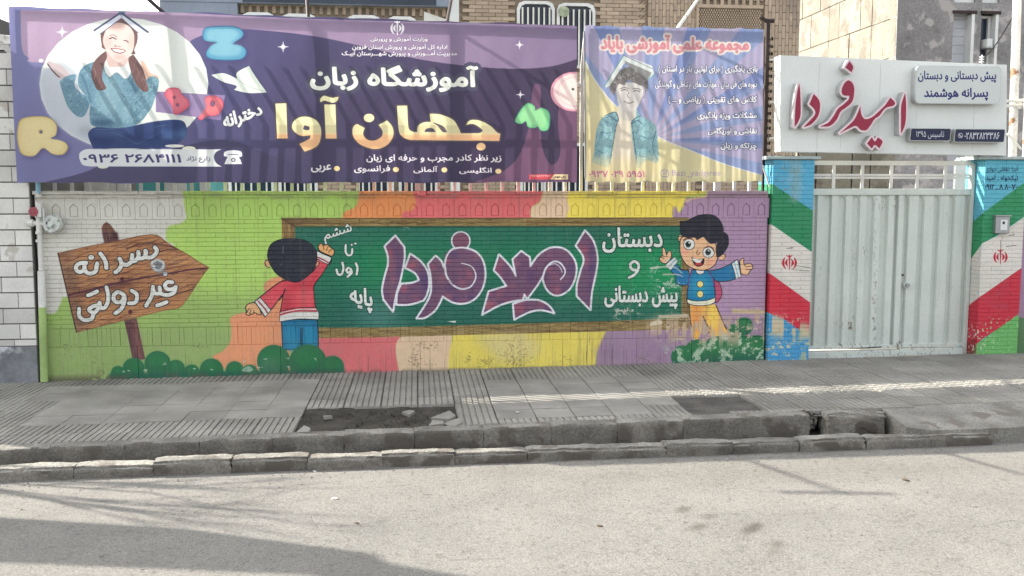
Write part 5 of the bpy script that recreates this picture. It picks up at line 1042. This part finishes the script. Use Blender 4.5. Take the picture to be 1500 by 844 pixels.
banner('violet_banner', 'large violet banner with seated girl, gold lettering and telephone number, above the wall', [(12, 10), (845, 38), (845, 267), (25, 268)], M_B1, (246, 456, 659), M_STEEL)
banner('pale_banner', 'smaller pale blue and cream banner with curly haired boy, right of the violet banner', [(857, 38), (1118, 43), (1116, 266), (859, 267)], M_B2, (996,), M_STEEL)
def stick(name, label, cat, pts, r, m, parts=None, group=None, n=8):
    g = empty(name, pts[0], label, cat, group); k = MB(); k.tube(pts, r, n); world_part(k, 'shaft', m, g); return g
GB_ = 'thin metal stays behind the banners'
yr = YB + .06
for (px, py), pts, m, lab, tee in [((243, 16), [(-4.3, 9.6, 5.2)], M_IRON, 'leftmost dark stay rod rising behind the violet banner against the sky', 1), ((452, 24), [(W(449, -6, 9.15)[0], 9.15, W(449, -6, 9.15)[1]), (-1.96, 9.3, 4.45)], M_IRON, 'dark stay rod rising behind the violet banner left of its small emblem', 0),
                            ((654, 30), [(W(662, -6, 11.5)[0], 11.5, W(662, -6, 11.5)[1])], M_IRON, 'dark stay rod rising behind the violet banner at the brick corner', 0), ((988, 42), [(W(1026, -6, 11)[0], 11.0, W(1026, -6, 11)[1])], M_RUST, 'sunlit leaning stay rod rising behind the pale banner', 0)]:
    p = W(px, py + 6, yr); g = stick('stay_rod', lab, 'rod', [(p[0], yr, p[1])] + pts, .017, m, group=GB_)
    if tee: k = MB(); e = pts[-1]; k.tube([(e[0] - .36, e[1] + .05, e[2]), (e[0] + .3, e[1] - .05, e[2])], .03, 6); world_part(k, 'crosspiece', m, g)
# T-headed post
yt = WY + .2; a, b = W(1125, 32, yt), W(1123, 232, yt)
tp = empty('tee_post', (b[0], yt, b[1]), 'dark brown post with a short crosspiece on top, right of the pale banner', 'post')
m_ = MB(); m_.box(a[0] - .018, a[0] + .018, yt - .018, yt + .018, 1.75, a[1]); world_part(m_, 'shaft', M_IRON, tp)
m_ = MB(); m_.tube([(a[0] - .075, yt, a[1] + .045), (a[0] - .02, yt, a[1] + .01), (a[0] + .06, yt, a[1] + .008)], .02, 8); m_.tube([(a[0] - .085, yt, a[1] + .03), (a[0] - .065, yt, a[1] + .06)], .012, 6); world_part(m_, 'crosspiece', M_IRON, tp)
for py in (88, 150, 203): c_ = W(1127, py, yt); m_ = MB(); m_.tube([(c_[0], yt, c_[1]), (c_[0] + .14, yt - .05, c_[1] + .012)], .011, 6); world_part(m_, 'bracket', M_RAIL, tp)
k = W(1120, 246, WY + .05); k2 = W(1129, 275, WY + .05); stick('leaning_rod', 'short pale rod leaning in the gap between the pale banner and the left gate post', 'rod', [(k[0] - .02, WY + .05, k[1] + .02), (k2[0], WY + .05, 1.76)], .01, M_RAIL)
# ================================================================== name sign over the gate
sg = empty('gate_sign', (4.75, YS + .06, 2.12), 'long white sign board with raised crimson lettering above the gate', 'sign')
cs = [W(a, b, YS) for a, b in ((1143, 81), (1475, 95), (1474, 228), (1144, 222))]
m_ = MB(); m_.prism(cs[::-1], YS, YS + .16); world_part(m_, 'board', M_SIGN, sg)
for px in (1200, 1235, 1290, 1345, 1430): a = W(px, 100, YS)[0]; m_ = MB(); m_.box(a - .0012, a + .0012, YS - .0015, YS + .002, cs[3][1] + .02, cs[0][1] - .06); world_part(m_, 'sheet_seam', M_SIDE, sg)
def dilate(polys, r, k=.0022):
    """outline of the union of polygons grown by r (all in x,z metres)"""
    A = np.concatenate([np.array(p) for p in polys]); x0, z0 = A.min(0) - r - .01; x1, z1 = A.max(0) + r + .01; Wd, H_ = int((x1 - x0) / k) + 2, int((z1 - z0) / k) + 2; E = []
    an = np.linspace(0, 2 * np.pi, 17)[:-1]
    for p in polys:
        t = (np.array(p) - [x0, z0]) / k; E.append(edges(t)); R = r / k
        if R > 0:
            for i in range(len(t)):
                d = t[i] - t[i - 1]; L = np.hypot(*d)
                if L < 1e-6: continue
                mm = np.array([-d[1], d[0]]) / L * R; E.append(edges(np.array([t[i - 1] - mm, t[i] - mm, t[i] + mm, t[i - 1] + mm]))); E.append(edges(t[i] + R * np.stack([np.cos(an), np.sin(an)], 1)))
    F = blur(cover(np.concatenate(E), H_, Wd, 2), 1); segs = {}
    ins = F > .5
    def ip(a, b, va, vb): return a + (b - a) * ((.5 - va) / (vb - va))
    for j in range(H_ - 1):
        row = ins[j] | ins[j + 1]
        if not row.any(): continue
        for i in np.nonzero((ins[j, :-1] != ins[j, 1:]) | (ins[j + 1, :-1] != ins[j + 1, 1:]) | (ins[j, :-1] != ins[j + 1, :-1]))[0]:
            c = [(i, j), (i + 1, j), (i + 1, j + 1), (i, j + 1)]; v = [F[y, x] for x, y in c]; pts = []
            for q_ in range(4):
                a_, b_2 = v[q_], v[(q_ + 1) % 4]
                if (a_ > .5) != (b_2 > .5):
                    ca, cb = c[q_], c[(q_ + 1) % 4]; e = ip(0, 1, a_, b_2); pts.append(((min(ca, cb), max(ca, cb)), (ca[0] + (cb[0] - ca[0]) * e, ca[1] + (cb[1] - ca[1]) * e), a_ > .5))
            for o_ in [p for p in pts if p[2]]:
                n_ = pts[(pts.index(o_) + 1) % len(pts)]; segs[o_[0]] = (n_[0], o_[1])
    outs = []
    while segs:
        s0 = next(iter(segs)); cur = s0; loop = []
        while cur in segs: nx_, p = segs.pop(cur); loop.append((x0 + p[0] * k, z0 + p[1] * k)); cur = nx_
        if len(loop) > 12: outs.append(loop[::3])
    return outs
SG = lambda s: [tuple(on_wall([p], YS - .1)[0]) for p in sm(P(s, 1140, 70, 5.025))]
LET = {'alef': ['155,265* 162,330 165,480 150,540 122,582* 125,480 135,360', '935,335* 942,430 935,560 905,632* 905,520 908,420'], 'dal': ['262,340* 300,385 308,440 290,510 240,565 188,583* 240,530 272,490 268,455 230,415*'],
       'fe_re': ['515,240 550,265 560,320 545,395 500,440 460,470 430,530 380,575 310,580* 370,550 410,500 440,450 490,410 520,378 525,352* 485,350 468,325 480,275'], 'upper_dot': ['525,100* 552,140 540,180* 495,145*'],
       'mim_ye_dal': ['605,430* 612,490 640,525 690,512 740,470 790,420 825,368* 858,400 850,425 790,445 745,500 710,525 680,570 650,605 610,605 575,575 530,590 455,628* 510,580 560,530 590,470'], 'lower_dots': ['690,658* 712,690 735,660* 768,690 745,740* 712,715 690,742* 655,705*']}
for nm, L_ in LET.items():
    for s in L_:
        red = SG(s); body = max(dilate([red], .018), key=len)
        m_ = MB(); m_.prism(body[::-1], YS - .095, YS - .001, False); o_ = world_part(m_, 'letter', M_SIDE, sg)
        rim = MB(); rim.prism(body[::-1], YS - .0965, YS - .0955, False); r_ = rim.build('letter_rim', M_HALO, o_)
        f_ = MB(); f_.prism(red, YS - .100, YS - .0968, False); f_.build('letter_face', M_RED, o_)
def rrect(x0, z0, x1, z1, r, skew=0):
    out = []
    for cx2, cz2, a0 in ((x1 - r, z1 - r, 0), (x0 + r, z1 - r, 90), (x0 + r, z0 + r, 180), (x1 - r, z0 + r, 270)):
        for k in range(5): a = math.radians(a0 + k * 22.5); x_ = cx2 + r * math.cos(a); z_ = cz2 + r * math.sin(a); out.append((x_ + skew * (z_ - z0), z_))
    return out
for (a, b, c, d, r, skew) in [(1343, 97, 1464, 152, .05, 0), (1334, 188.5, 1391, 206, .014, .06), (1399, 189.5, 1470, 208, .014, .06)]:
    y2 = YS - .085; (xa, za), (xb, zb2) = W(a, b, y2), W(c, d, y2)
    m_ = MB(); m_.prism(rrect(xa - .006, zb2 - .006, xb + .006, za + .006, r, skew), y2, YS - .001, False); o_ = world_part(m_, 'raised_panel', M_SIDE, sg)
    m_ = MB(); m_.prism(rrect(xa, zb2, xb, za, r, skew), y2 - .003, y2 - .0005, False); m_.build('panel_face', M_SPR, o_)
# ================================================================== poles at the right
pa, pb = W(1487, -20, WY + .45), W(1488, 235, WY + .45)
pl_ = empty('steel_pole', (pb[0], WY + .45, 0), 'rust streaked white steel pole behind the right end of the sign', 'pole')
m_ = MB(); m_.tube([(pb[0] + .01, WY + .45, 0), (pa[0], WY + .45, pa[1] + 1.2)], .043, 16); world_part(m_, 'shaft', M_RUST, pl_, smooth=True)
for py in (150, 157): c_ = W(1488, py, WY + .45); m_ = MB(); m_.tube([(c_[0] - .22, WY + .4, c_[1] - .0), (c_[0] + .2, WY + .4, c_[1] + .03)], .018, 6); world_part(m_, 'clamp_arm', M_RAIL, pl_)
c_ = W(1489, 153, WY + .45); m_ = MB(); m_.tube([(c_[0], WY + .45, c_[1] - .05), (c_[0], WY + .45, c_[1] + .05)], .055, 14); world_part(m_, 'clamp', M_RUST, pl_)
m_ = MB(); e1, e2 = W(1476, 196, WY + .42), W(1496, 219, WY + .42); m_.tube([(e1[0], WY + .42, e1[1]), (e2[0], WY + .42, e2[1])], .014, 6); world_part(m_, 'brace', M_RAIL, pl_)
pa, pb = W(1507, -20, WY + .3), W(1505, 300, WY + .3)
stick('street_pole', 'second white pole cut off by the right edge of the photo', 'pole', [(pb[0] + .02, WY + .3, 0), (pa[0] + .02, WY + .3, pa[1] + 1.2)], .05, M_RUST, n=14)
# ================================================================== brown brick school building
YH = 15.0; hx = lambda px: W(px, 100, YH)[0]; hz = lambda py, px=800: W(px, py, YH)[1]
sc = empty('brick_building', (1.0, YH, 0), 'tan and brown brick building behind the banners', 'building')
XL, XM, XR = hx(240), hx(668), hx(1170)
WINS = [(hx(757), hx(812), hz(60), hz(2, 780)), (hx(815), hx(871), hz(100), hz(5, 840)), (hx(848), hx(858), 1.9, 2.6)]
GRD = [(hx(a), hx(b), 1.0, 2.5) for a, b in ((330, 398), (404, 462), (520, 575), (582, 640), (762, 800), (806, 862))]
LWN = [(hx(a), hx(b), 3.3, hz(c, a)) for a, b, c in ((357, 407, 20), (415, 467, 22), (509, 560, 24), (567, 612, 26))]
m_ = MB(); m_.box(XL, XM - .1, YH + .035, YH + .9, 0, 8.5); m_.box(XM + .05, XR, YH + .035, YH + .9, 0, 8.8); world_part(m_, 'mortar_wall', M_MORT, sc)
bl = MB(); bl.box(-.098, .098, 0, .03, -.026, .026); bmesh_h = bl.mesh('wall_brick', M_BRK); bl = MB(); bl.box(-.026, .026, 0, .03, -.098, .098); bmesh_v = bl.mesh('wall_brick', M_BRK)
restb = MB(); cand = []
def patch(x0, x1, z0, z1, vert=False):
    dx, dz = (.058, .204) if vert else (.204, .0585); r = 0; z = z0
    while z < z1:
        x = x0 + ((r % 2) * dx / 2 if not vert else 0); c = 0
        while x < x1:
            zz = z + (dz / 2 if vert and c % 2 else 0)
            if not any(a - .05 < x + dx / 2 < b + .05 and c0 - .05 < zz + dz / 2 < d0 + .07 for a, b, c0, d0 in WINS + GRD): cand.append((x + dx / 2, zz + dz / 2, vert))
            x += dx; c += 1
        z += dz; r += 1
patch(XM + .1, hx(930), 1.2, 5.3); patch(hx(948), hx(1018), 1.2, 5.4, True); patch(hx(1118), XR - .05, 1.2, 5.4, True); patch(hx(1022), hx(1114), 1.2, hz(44, 1060)); patch(hx(1022), hx(1114), hz(10, 1060), 5.4, True)
patch(hx(300), hx(328), 1.2, 2.4); patch(hx(462), hx(518), 1.2, 2.4); patch(hx(640), XM - .15, 1.2, 2.4); patch(XL + .1, XM - .2, hz(21, 450), hz(8, 450), True)
cand.sort(key=lambda c: -c[1]); vis = [c for c in cand if 4.2 < c[1] < 4.85][:300]; vset = set(vis)
for c in vis: place('wall_brick', bmesh_v if c[2] else bmesh_h, sc, rel(sc, (c[0], YH + random.uniform(-.003, .003), c[1])))
for c in cand:
    if c in vset: continue
    h = (.026, .098) if c[2] else (.098, .026); restb.box(c[0] - h[0], c[0] + h[0], YH, YH + .03, c[1] - h[1], c[1] + h[1])
world_part(restb, 'brick_field', M_BRK, sc, kind='stuff')
# splayed soldier bricks beside the recess
m_ = MB()
for i in range(40):
    z = 3.2 + i * .062; m_.add([(hx(932), YH + .0, z), (hx(946), YH + .03, z + .14), (hx(946), YH + .03, z + .185), (hx(932), YH + .0, z + .045)] , [(0, 1, 2, 3)])
world_part(m_, 'angled_bricks', M_BRK, sc, kind='stuff')
# lattice panel
lx0, lx1, lz0, lz1 = hx(1022), hx(1113), hz(44, 1060), hz(12, 1060); m_ = MB(); n_ = 26; st = (lx1 - lx0) / n_; r = 0; z = lz0
while z < lz1:
    for i in range(n_):
        x = lx0 + i * st + (st / 2 if r % 2 else 0); m_.box(x + st * .05, x + st * .55, YH - .005, YH + .03, z, z + .03)
    z += .036; r += 1
m_.box(lx0 - .03, lx1 + .03, YH - .02, YH + .03, lz1, lz1 + .05); m_.box(lx0 - .04, lx0, YH - .02, YH + .03, lz0, lz1 - .002); world_part(m_, 'lattice_panel', M_BRK, sc)
def window(x0, x1, z0, z1, y, parent, bars=0, arch=True, frame=M_PVC):
    f = MB(); t = .045; c = .11 if arch else .0
    outl = [(x0, z0), (x1, z0), (x1, z1 - c), (x1 - c * .3, z1 - c * .3), (x1 - c, z1), (x0 + c, z1), (x0 + c * .3, z1 - c * .3), (x0, z1 - c)] if arch else [(x0, z0), (x1, z0), (x1, z1), (x0, z1)]
    cx3, cz3 = (x0 + x1) / 2, (z0 + z1) / 2; inn = [(cx3 + (p[0] - cx3) * (1 - 2 * t / (x1 - x0)), cz3 + (p[1] - cz3) * (1 - 2 * t / (z1 - z0))) for p in outl]; n = len(outl)
    f.add([(p[0], y - .03, p[1]) for p in outl] + [(p[0], y - .03, p[1]) for p in inn] + [(p[0], y + .034, p[1]) for p in outl] + [(p[0], y + .034, p[1]) for p in inn], [q for i in range(n) for q in ((i, (i + 1) % n, n + (i + 1) % n, n + i), (i, (i + 1) % n, 2 * n + (i + 1) % n, 2 * n + i), (n + i, n + (i + 1) % n, 3 * n + (i + 1) % n, 3 * n + i))])
    o = world_part(f, 'window', frame, parent); g2 = MB(); g2.add([(p[0], y + .02, p[1]) for p in inn], [tuple(range(n))]); g2.build('pane', M_GLASS, o)
    for i in range(bars): xx = x0 + (x1 - x0) * (i + 1) / (bars + 1); b2_ = MB(); b2_.box(xx - .012, xx + .012, y - .05, y - .031, z0, z1 - .1); b2_.build('grille_bar', M_RAIL, o)
    return o
for a in WINS[:2]: window(*a, YH, sc, 6)
for a in LWN: window(*a, YH - .1, sc)
for a in GRD: window(*a, YH - .0, sc, 5, arch=False)
em_ = MB(); c_ = W(826, 17, YH - .06); em_.disc(c_, .085, YH - .06, YH - .052, 20); world_part(em_, 'window_emblem', mat('pale_green_badge', (.36, .40, .28), .6, .3, 12, 80, .3), sc)
m_ = MB(); m_.box(XL, XM - .1, YH - .12, YH + .02, hz(8, 450), 8.4); m_.box(XL, hx(352), YH - .11, YH + .02, 2.5, hz(8, 450) - .003); world_part(m_, 'rendered_band', M_BLUE, sc)
m_ = MB(); m_.box(XL + 1.2, XM - .3, YH - .13, YH - .121, hz(7, 450), hz(7, 450) + 1.4); world_part(m_, 'upper_glazing', M_GLASS, sc)
m_ = MB(); m_.box(XM - .098, XM + .048, YH - .06, YH + .3, 0, 8.4); world_part(m_, 'corner_pilaster', M_PVC, sc)
m_ = MB(); a, b = W(621, 17, 13), W(655, 40, 13); m_.add([(a[0], 13, a[1]), (b[0] + .3, 13, b[1]), (b[0] + .3, 13.1, b[1] - .2), (a[0], 13.1, a[1] - .4)], [(0, 1, 2, 3)]); o_ = world_part(m_, 'stair_panel', M_PVC, sc)
# cream gable at far left
gb_ = empty('cream_gable', (-4.5, 17, 0), 'sunlit cream gable end showing over the violet banner, left of the brick building', 'building'); m_ = MB()
p = [W(a, b, 17) for a, b in ((236, 30), (262, -8), (330, -60), (330, 60), (200, 60))]; m_.prism(p, 17, 19); world_part(m_, 'wall', M_LIME, gb_)
p = [W(a, b, 17) for a, b in ((232, 28), (258, -12), (262, -8), (236, 32))]; m_ = MB(); m_.prism(p, 16.8, 17); world_part(m_, 'verge', M_PVC, gb_)
# low things seen under the left half of the violet banner, in the yard
yb3 = empty('yard_block_wall', (-1.9, 10.6, 0), 'pale block wall in the yard seen under the violet banner at the left', 'wall'); a, b = W(70, 280, 10.6)[0], W(192, 280, 10.6)[0]
m_ = MB(); m_.box(a, b, 10.62, 10.8, 0, 2.9); world_part(m_, 'core', M_JOINT, yb3); x = a
while x < b - .05:
    for z in (1.3, 1.66, 2.02): m_ = MB(); m_.bev(x + .003, min(x + .35, b) - .003, 10.6, 10.625, z + .003, z + .357, .003); world_part(m_, 'block', M_STONE, yb3)
    x += .35
yt_ = empty('teal_shed', (-1.6, 11.5, 0), 'teal and green sheet metal shed seen in the slit under the violet banner', 'shed'); a, b = W(196, 280, 11.5)[0], W(300, 280, 11.5)[0]
m_ = MB(); m_.box(a, b, 11.5, 12.6, 0, 2.6); world_part(m_, 'body', M_TEAL, yt_); m_ = MB(); m_.box(a + .35, a + .6, 11.47, 11.498, .2, 2.3); m_.box(a + .75, a + .82, 11.47, 11.498, .2, 2.3); world_part(m_, 'door_strip', M_WMET, yt_)
# ================================================================== limestone corner building
YC = 16.2; XC = W(1313, 60, YC)[0]
lb = empty('corner_building', (XC, YC, 0), 'tall building with sunlit cream stone side and grey cement front, behind the gate sign', 'building')
m_ = MB(); m_.box(XC + .02, XC + 9, YC + .25, YC + 9, 0, 7.4); world_part(m_, 'core', M_JOINT, lb)
for i in range(15):
    for j in range(11):
        y0 = YC + .02 + i * .46; z0 = j * .68
        m_ = MB(); m_.box(XC + random.uniform(-.008, .006), XC + .018, y0 + .007, y0 + .453, z0 + .008, z0 + .672, .003); world_part(m_, 'cladding_slab', M_LIME, lb)
W1 = (W(1397, 20, YC)[0], W(1428, 20, YC)[0]); W2 = (W(1438, 20, YC)[0], W(1463, 20, YC)[0]); ztop = W(1430, 18, YC)[1]; zu = W(1430, 4, YC)[1]
m_ = MB()
for a, b, c, d in ((XC, W1[0], 0, 7.4), (W1[1], W2[0], 0, 7.4), (W2[1], XC + 9, 0, 7.4)): m_.box(a, b, YC, YC + .25, c, d)
for a, b in (W1, W2): m_.box(a, b, YC + .002, YC + .24, ztop, zu); m_.box(a, b, YC + .002, YC + .24, 0, 1.5)
world_part(m_, 'cement_front', M_GREY, lb)
for a, b in (W1, W2): m_ = MB(); m_.box(a - .02, b + .03, YC - .03, YC - .001, ztop - .03, ztop + .02); world_part(m_, 'lintel', M_IRON, lb); m_ = MB(); m_.box(a, b, YC + .05, YC + .1, zu + .003, zu + 1.6); world_part(m_, 'upper_infill', M_PVC, lb)
for i in range(26): m_ = MB(); z0 = 1.5 + i * .148; m_.box(W1[0] + .002, W1[1] - .002, YC + .17 + random.uniform(0, .006), YC + .24, z0 + .002, min(z0 + .145, ztop)); world_part(m_, 'infill_block', mat('infill', (.46, .47, .50), .9) if not bpy.data.materials.get('infill') else bpy.data.materials['infill'], lb)
for a in (W1[1] - .055, W2[1] - .055): m_ = MB(); m_.box(a, a + .053, YC - .012, YC + .245, 1.5, ztop - .032); world_part(m_, 'reveal_strip', M_PVC, lb)
window(W2[0] + .01, W2[1] - .06, 2.9, ztop - .035, YC + .16, lb, 0, False)
ac = empty('wall_box', (W2[0] + .25, YC, W(1446, 75, YC)[1]), 'small white box on the grey window sill of the corner building', 'box'); z0 = W(1446, 70, YC)[1]; x0 = W(1441, 70, YC)[0]; x1 = W(1449, 70, YC)[0]
m_ = MB(); m_.bev(x0, x1, YC - .1, YC + .1, z0, z0 + .14, .01); world_part(m_, 'case', M_PVC, ac); m_ = MB(); m_.box(x0 - .05, x1 + .06, YC - .13, YC + .1, z0 - .02, z0 - .002); world_part(m_, 'bracket', M_STEEL, ac)
# insulator and cable
yi = WY + .5; c_ = W(1438, 92, yi); ins = empty('coil_insulator', (c_[0], yi, c_[1]), 'small white coiled insulator standing behind the top edge of the sign', 'insulator'); m_ = MB()
for i in range(5): m_.tube([(c_[0], yi, c_[1] - .05 + i * .026), (c_[0], yi, c_[1] - .04 + i * .026)], .03 - .002 * i, 12)
m_.tube([(c_[0], yi, 2.3), (c_[0], yi, c_[1] + .08)], .008, 6); world_part(m_, 'coil', M_PVC, ins)
pts = []; A1, A2 = (1441, 84), (1487, 18)
for i in range(13):
    t = i / 12; px = A1[0] + (A2[0] - A1[0]) * t; py = A1[1] + (A2[1] - A1[1]) * t + 9 * math.sin(math.pi * t) * (1 - t * .5); w = W(px, py, yi); pts.append((w[0], yi, w[1]))
stick('sagging_cable', 'thin dark cable from the coiled insulator up to the rusty pole', 'cable', pts, .007, M_WIRE, n=5)
pts = []
for i in range(13): t = i / 12; w = W(1180 + 70 * t, 247 + 14 * math.sin(math.pi * t * .8), WY + .7); pts.append((w[0], WY + .7, w[1]))
stick('drooping_cable', 'dark cable drooping behind the gate top rails near the left post', 'cable', pts, .006, M_WIRE, n=5)
# yard wall of cream panels seen over the gate
cw = empty('panel_wall', (4.9, 11.2, 0), 'sunlit cream panel wall seen over the gate through its top rails', 'wall'); xa = W(1172, 250, 11.2)[0]; xb = W(1312, 250, 11.2)[0]; xe = [xa, W(1195.5, 250, 11.2)[0], W(1248, 250, 11.2)[0], W(1275, 250, 11.2)[0], xb]
for a, b in zip(xe, xe[1:]): m_ = MB(); m_.bev(a + .008, b - .008, 11.2, 11.26, 0, 2.6, .004); world_part(m_, 'panel', M_LIME, cw)
m_ = MB(); m_.box(xa, xb, 11.262, 11.3, 0, 2.6); world_part(m_, 'backing', M_IRON, cw)
lw2 = empty('pale_yard_panel', (5.6, 10.2, 0), 'pale sheet panel behind the right end of the gate top rails', 'panel'); xa = W(1400, 250, 10.2)[0]; xb = W(1424, 250, 10.2)[0]; m_ = MB(); m_.box(xa, xb, 10.2, 10.24, 0, W(1410, 234, 10.2)[1]); world_part(m_, 'sheet', M_SIGN, lw2)
rw = empty('far_wall', (6.9, WY + .1, 0), 'painted wall going on beyond the right gate post, mauve above and green below', 'wall'); m_ = MB(); m_.box(6.145, 9, WY, WY + .2, .45, 1.75); world_part(m_, 'mauve_part', mat('mauve_paint', (.30, .20, .29), .8), rw); m_ = MB(); m_.box(6.145, 9, WY, WY + .2, -.05, .448); world_part(m_, 'green_part', mat('green_paint', (.10, .19, .09), .8), rw)
# ================================================================== bare tree out of view at the left, its twigs shade the road
tr = empty('bare_tree', (-6.9, 8.5, 0), 'bare branching street tree standing left of the view, its branches shading the road', 'tree')
def limb(k, p, d, L, r, depth, rnd):
    pts = [p]; 
    for i in range(4): d = (d + Vector([rnd.gauss(0, .09) for _ in range(3)])).normalized(); pts.append(pts[-1] + d * L / 4)
    k.tube(pts, [r, r * .85, r * .72, r * .62, r * .5], 5, False)
    if depth:
        for _ in range(3):
            b = pts[rnd.choice((2, 3, 4))]; limb(k, b, (d + Vector((rnd.gauss(.1, .3), rnd.gauss(0, .25), rnd.gauss(0, .25)))).normalized(), L * .62, r * .55, depth - 1, rnd)
rnd = random.Random(5); m_ = MB(); m_.tube([(-6.9, 8.5, -.1), (-6.85, 8.5, 1.4), (-6.7, 8.45, 2.6)], [.11, .09, .07], 10); world_part(m_, 'trunk', M_BARK, tr); m_ = MB()
for d, L_ in (((1, 0, .9), 1.0), ((1, .1, .55), .95), ((1, -.1, 1.3), 1.0), ((.9, .1, .25), .8), ((.4, 0, 1.2), .9), ((1, 0, .7), 1.1), ((-.5, 0, .8), 1.0)): limb(m_, Vector((-6.72, 8.45, 2.5)), Vector(d).normalized(), L_, .02, 3, rnd)
world_part(m_, 'crown', M_BARK, tr)
# ================================================================== litter on the road
def chip(px, py, r, m, name, lab, z=-.13):
    x, y = G(px, py, z); k = MB(); k.add([(math.cos(t_) * r * f_, math.sin(t_) * r * .6 * f_, z_ * r) for z_, s_f in ((0, 1), (.22, .8)) for t_, f_ in [(q_ * 1.047, s_f * random.uniform(.7, 1.2)) for q_ in range(6)]], [(i, (i + 1) % 6, 6 + (i + 1) % 6, 6 + i) for i in range(6)] + [(6, 7, 8, 9, 10, 11)]); o = k.build(name, m); o.location = (x, y, z + .001); o.rotation_euler[2] = random.random() * 3; tag(o, lab, name.replace('_', ' '))
chip(461, 691, .022, M_CHIP, 'stone_chip', 'largest pale stone chip, lying at the foot of the low kerb'); chip(491, 731, .03, M_CHIP, 'paper_scrap', 'flat pale scrap lying in the middle of the sunlit road'); chip(1066, 673, .014, M_CHIP, 'stone_chip', 'small pale chip close to the kerb right of the middle')
chip(523, 767, .018, M_LEAF, 'dead_leaf', 'dark dead leaf on the road below the paper scrap'); chip(879, 771, .022, M_LEAF, 'dead_leaf', 'dark dead leaf left of the damp spots on the road'); chip(1327, 704, .03, M_LEAF, 'twig', 'short dark twig lying on the road at the right'); chip(758, 604, .02, M_CHIP, 'paper_scrap', 'pale scrap lying on the plain slabs just below the light streak', .035)
d_ = MB()
for _ in range(260):
    if random.random() < .75: px = random.uniform(0, 1480); x = G(px, 680, -.13)[0]; y = kerb_y(x) - abs(random.gauss(0, .12)) - .01; z = -.13
    else: x, y = G(random.uniform(0, 1500), random.uniform(690, 840), -.13); z = -.13
    r = random.uniform(.0015, .0045); d_.box(x - r, x + r, y - r, y + r, z, z + r, r * .4)
d_.build('road_grit', M_KERB, kind='stuff')
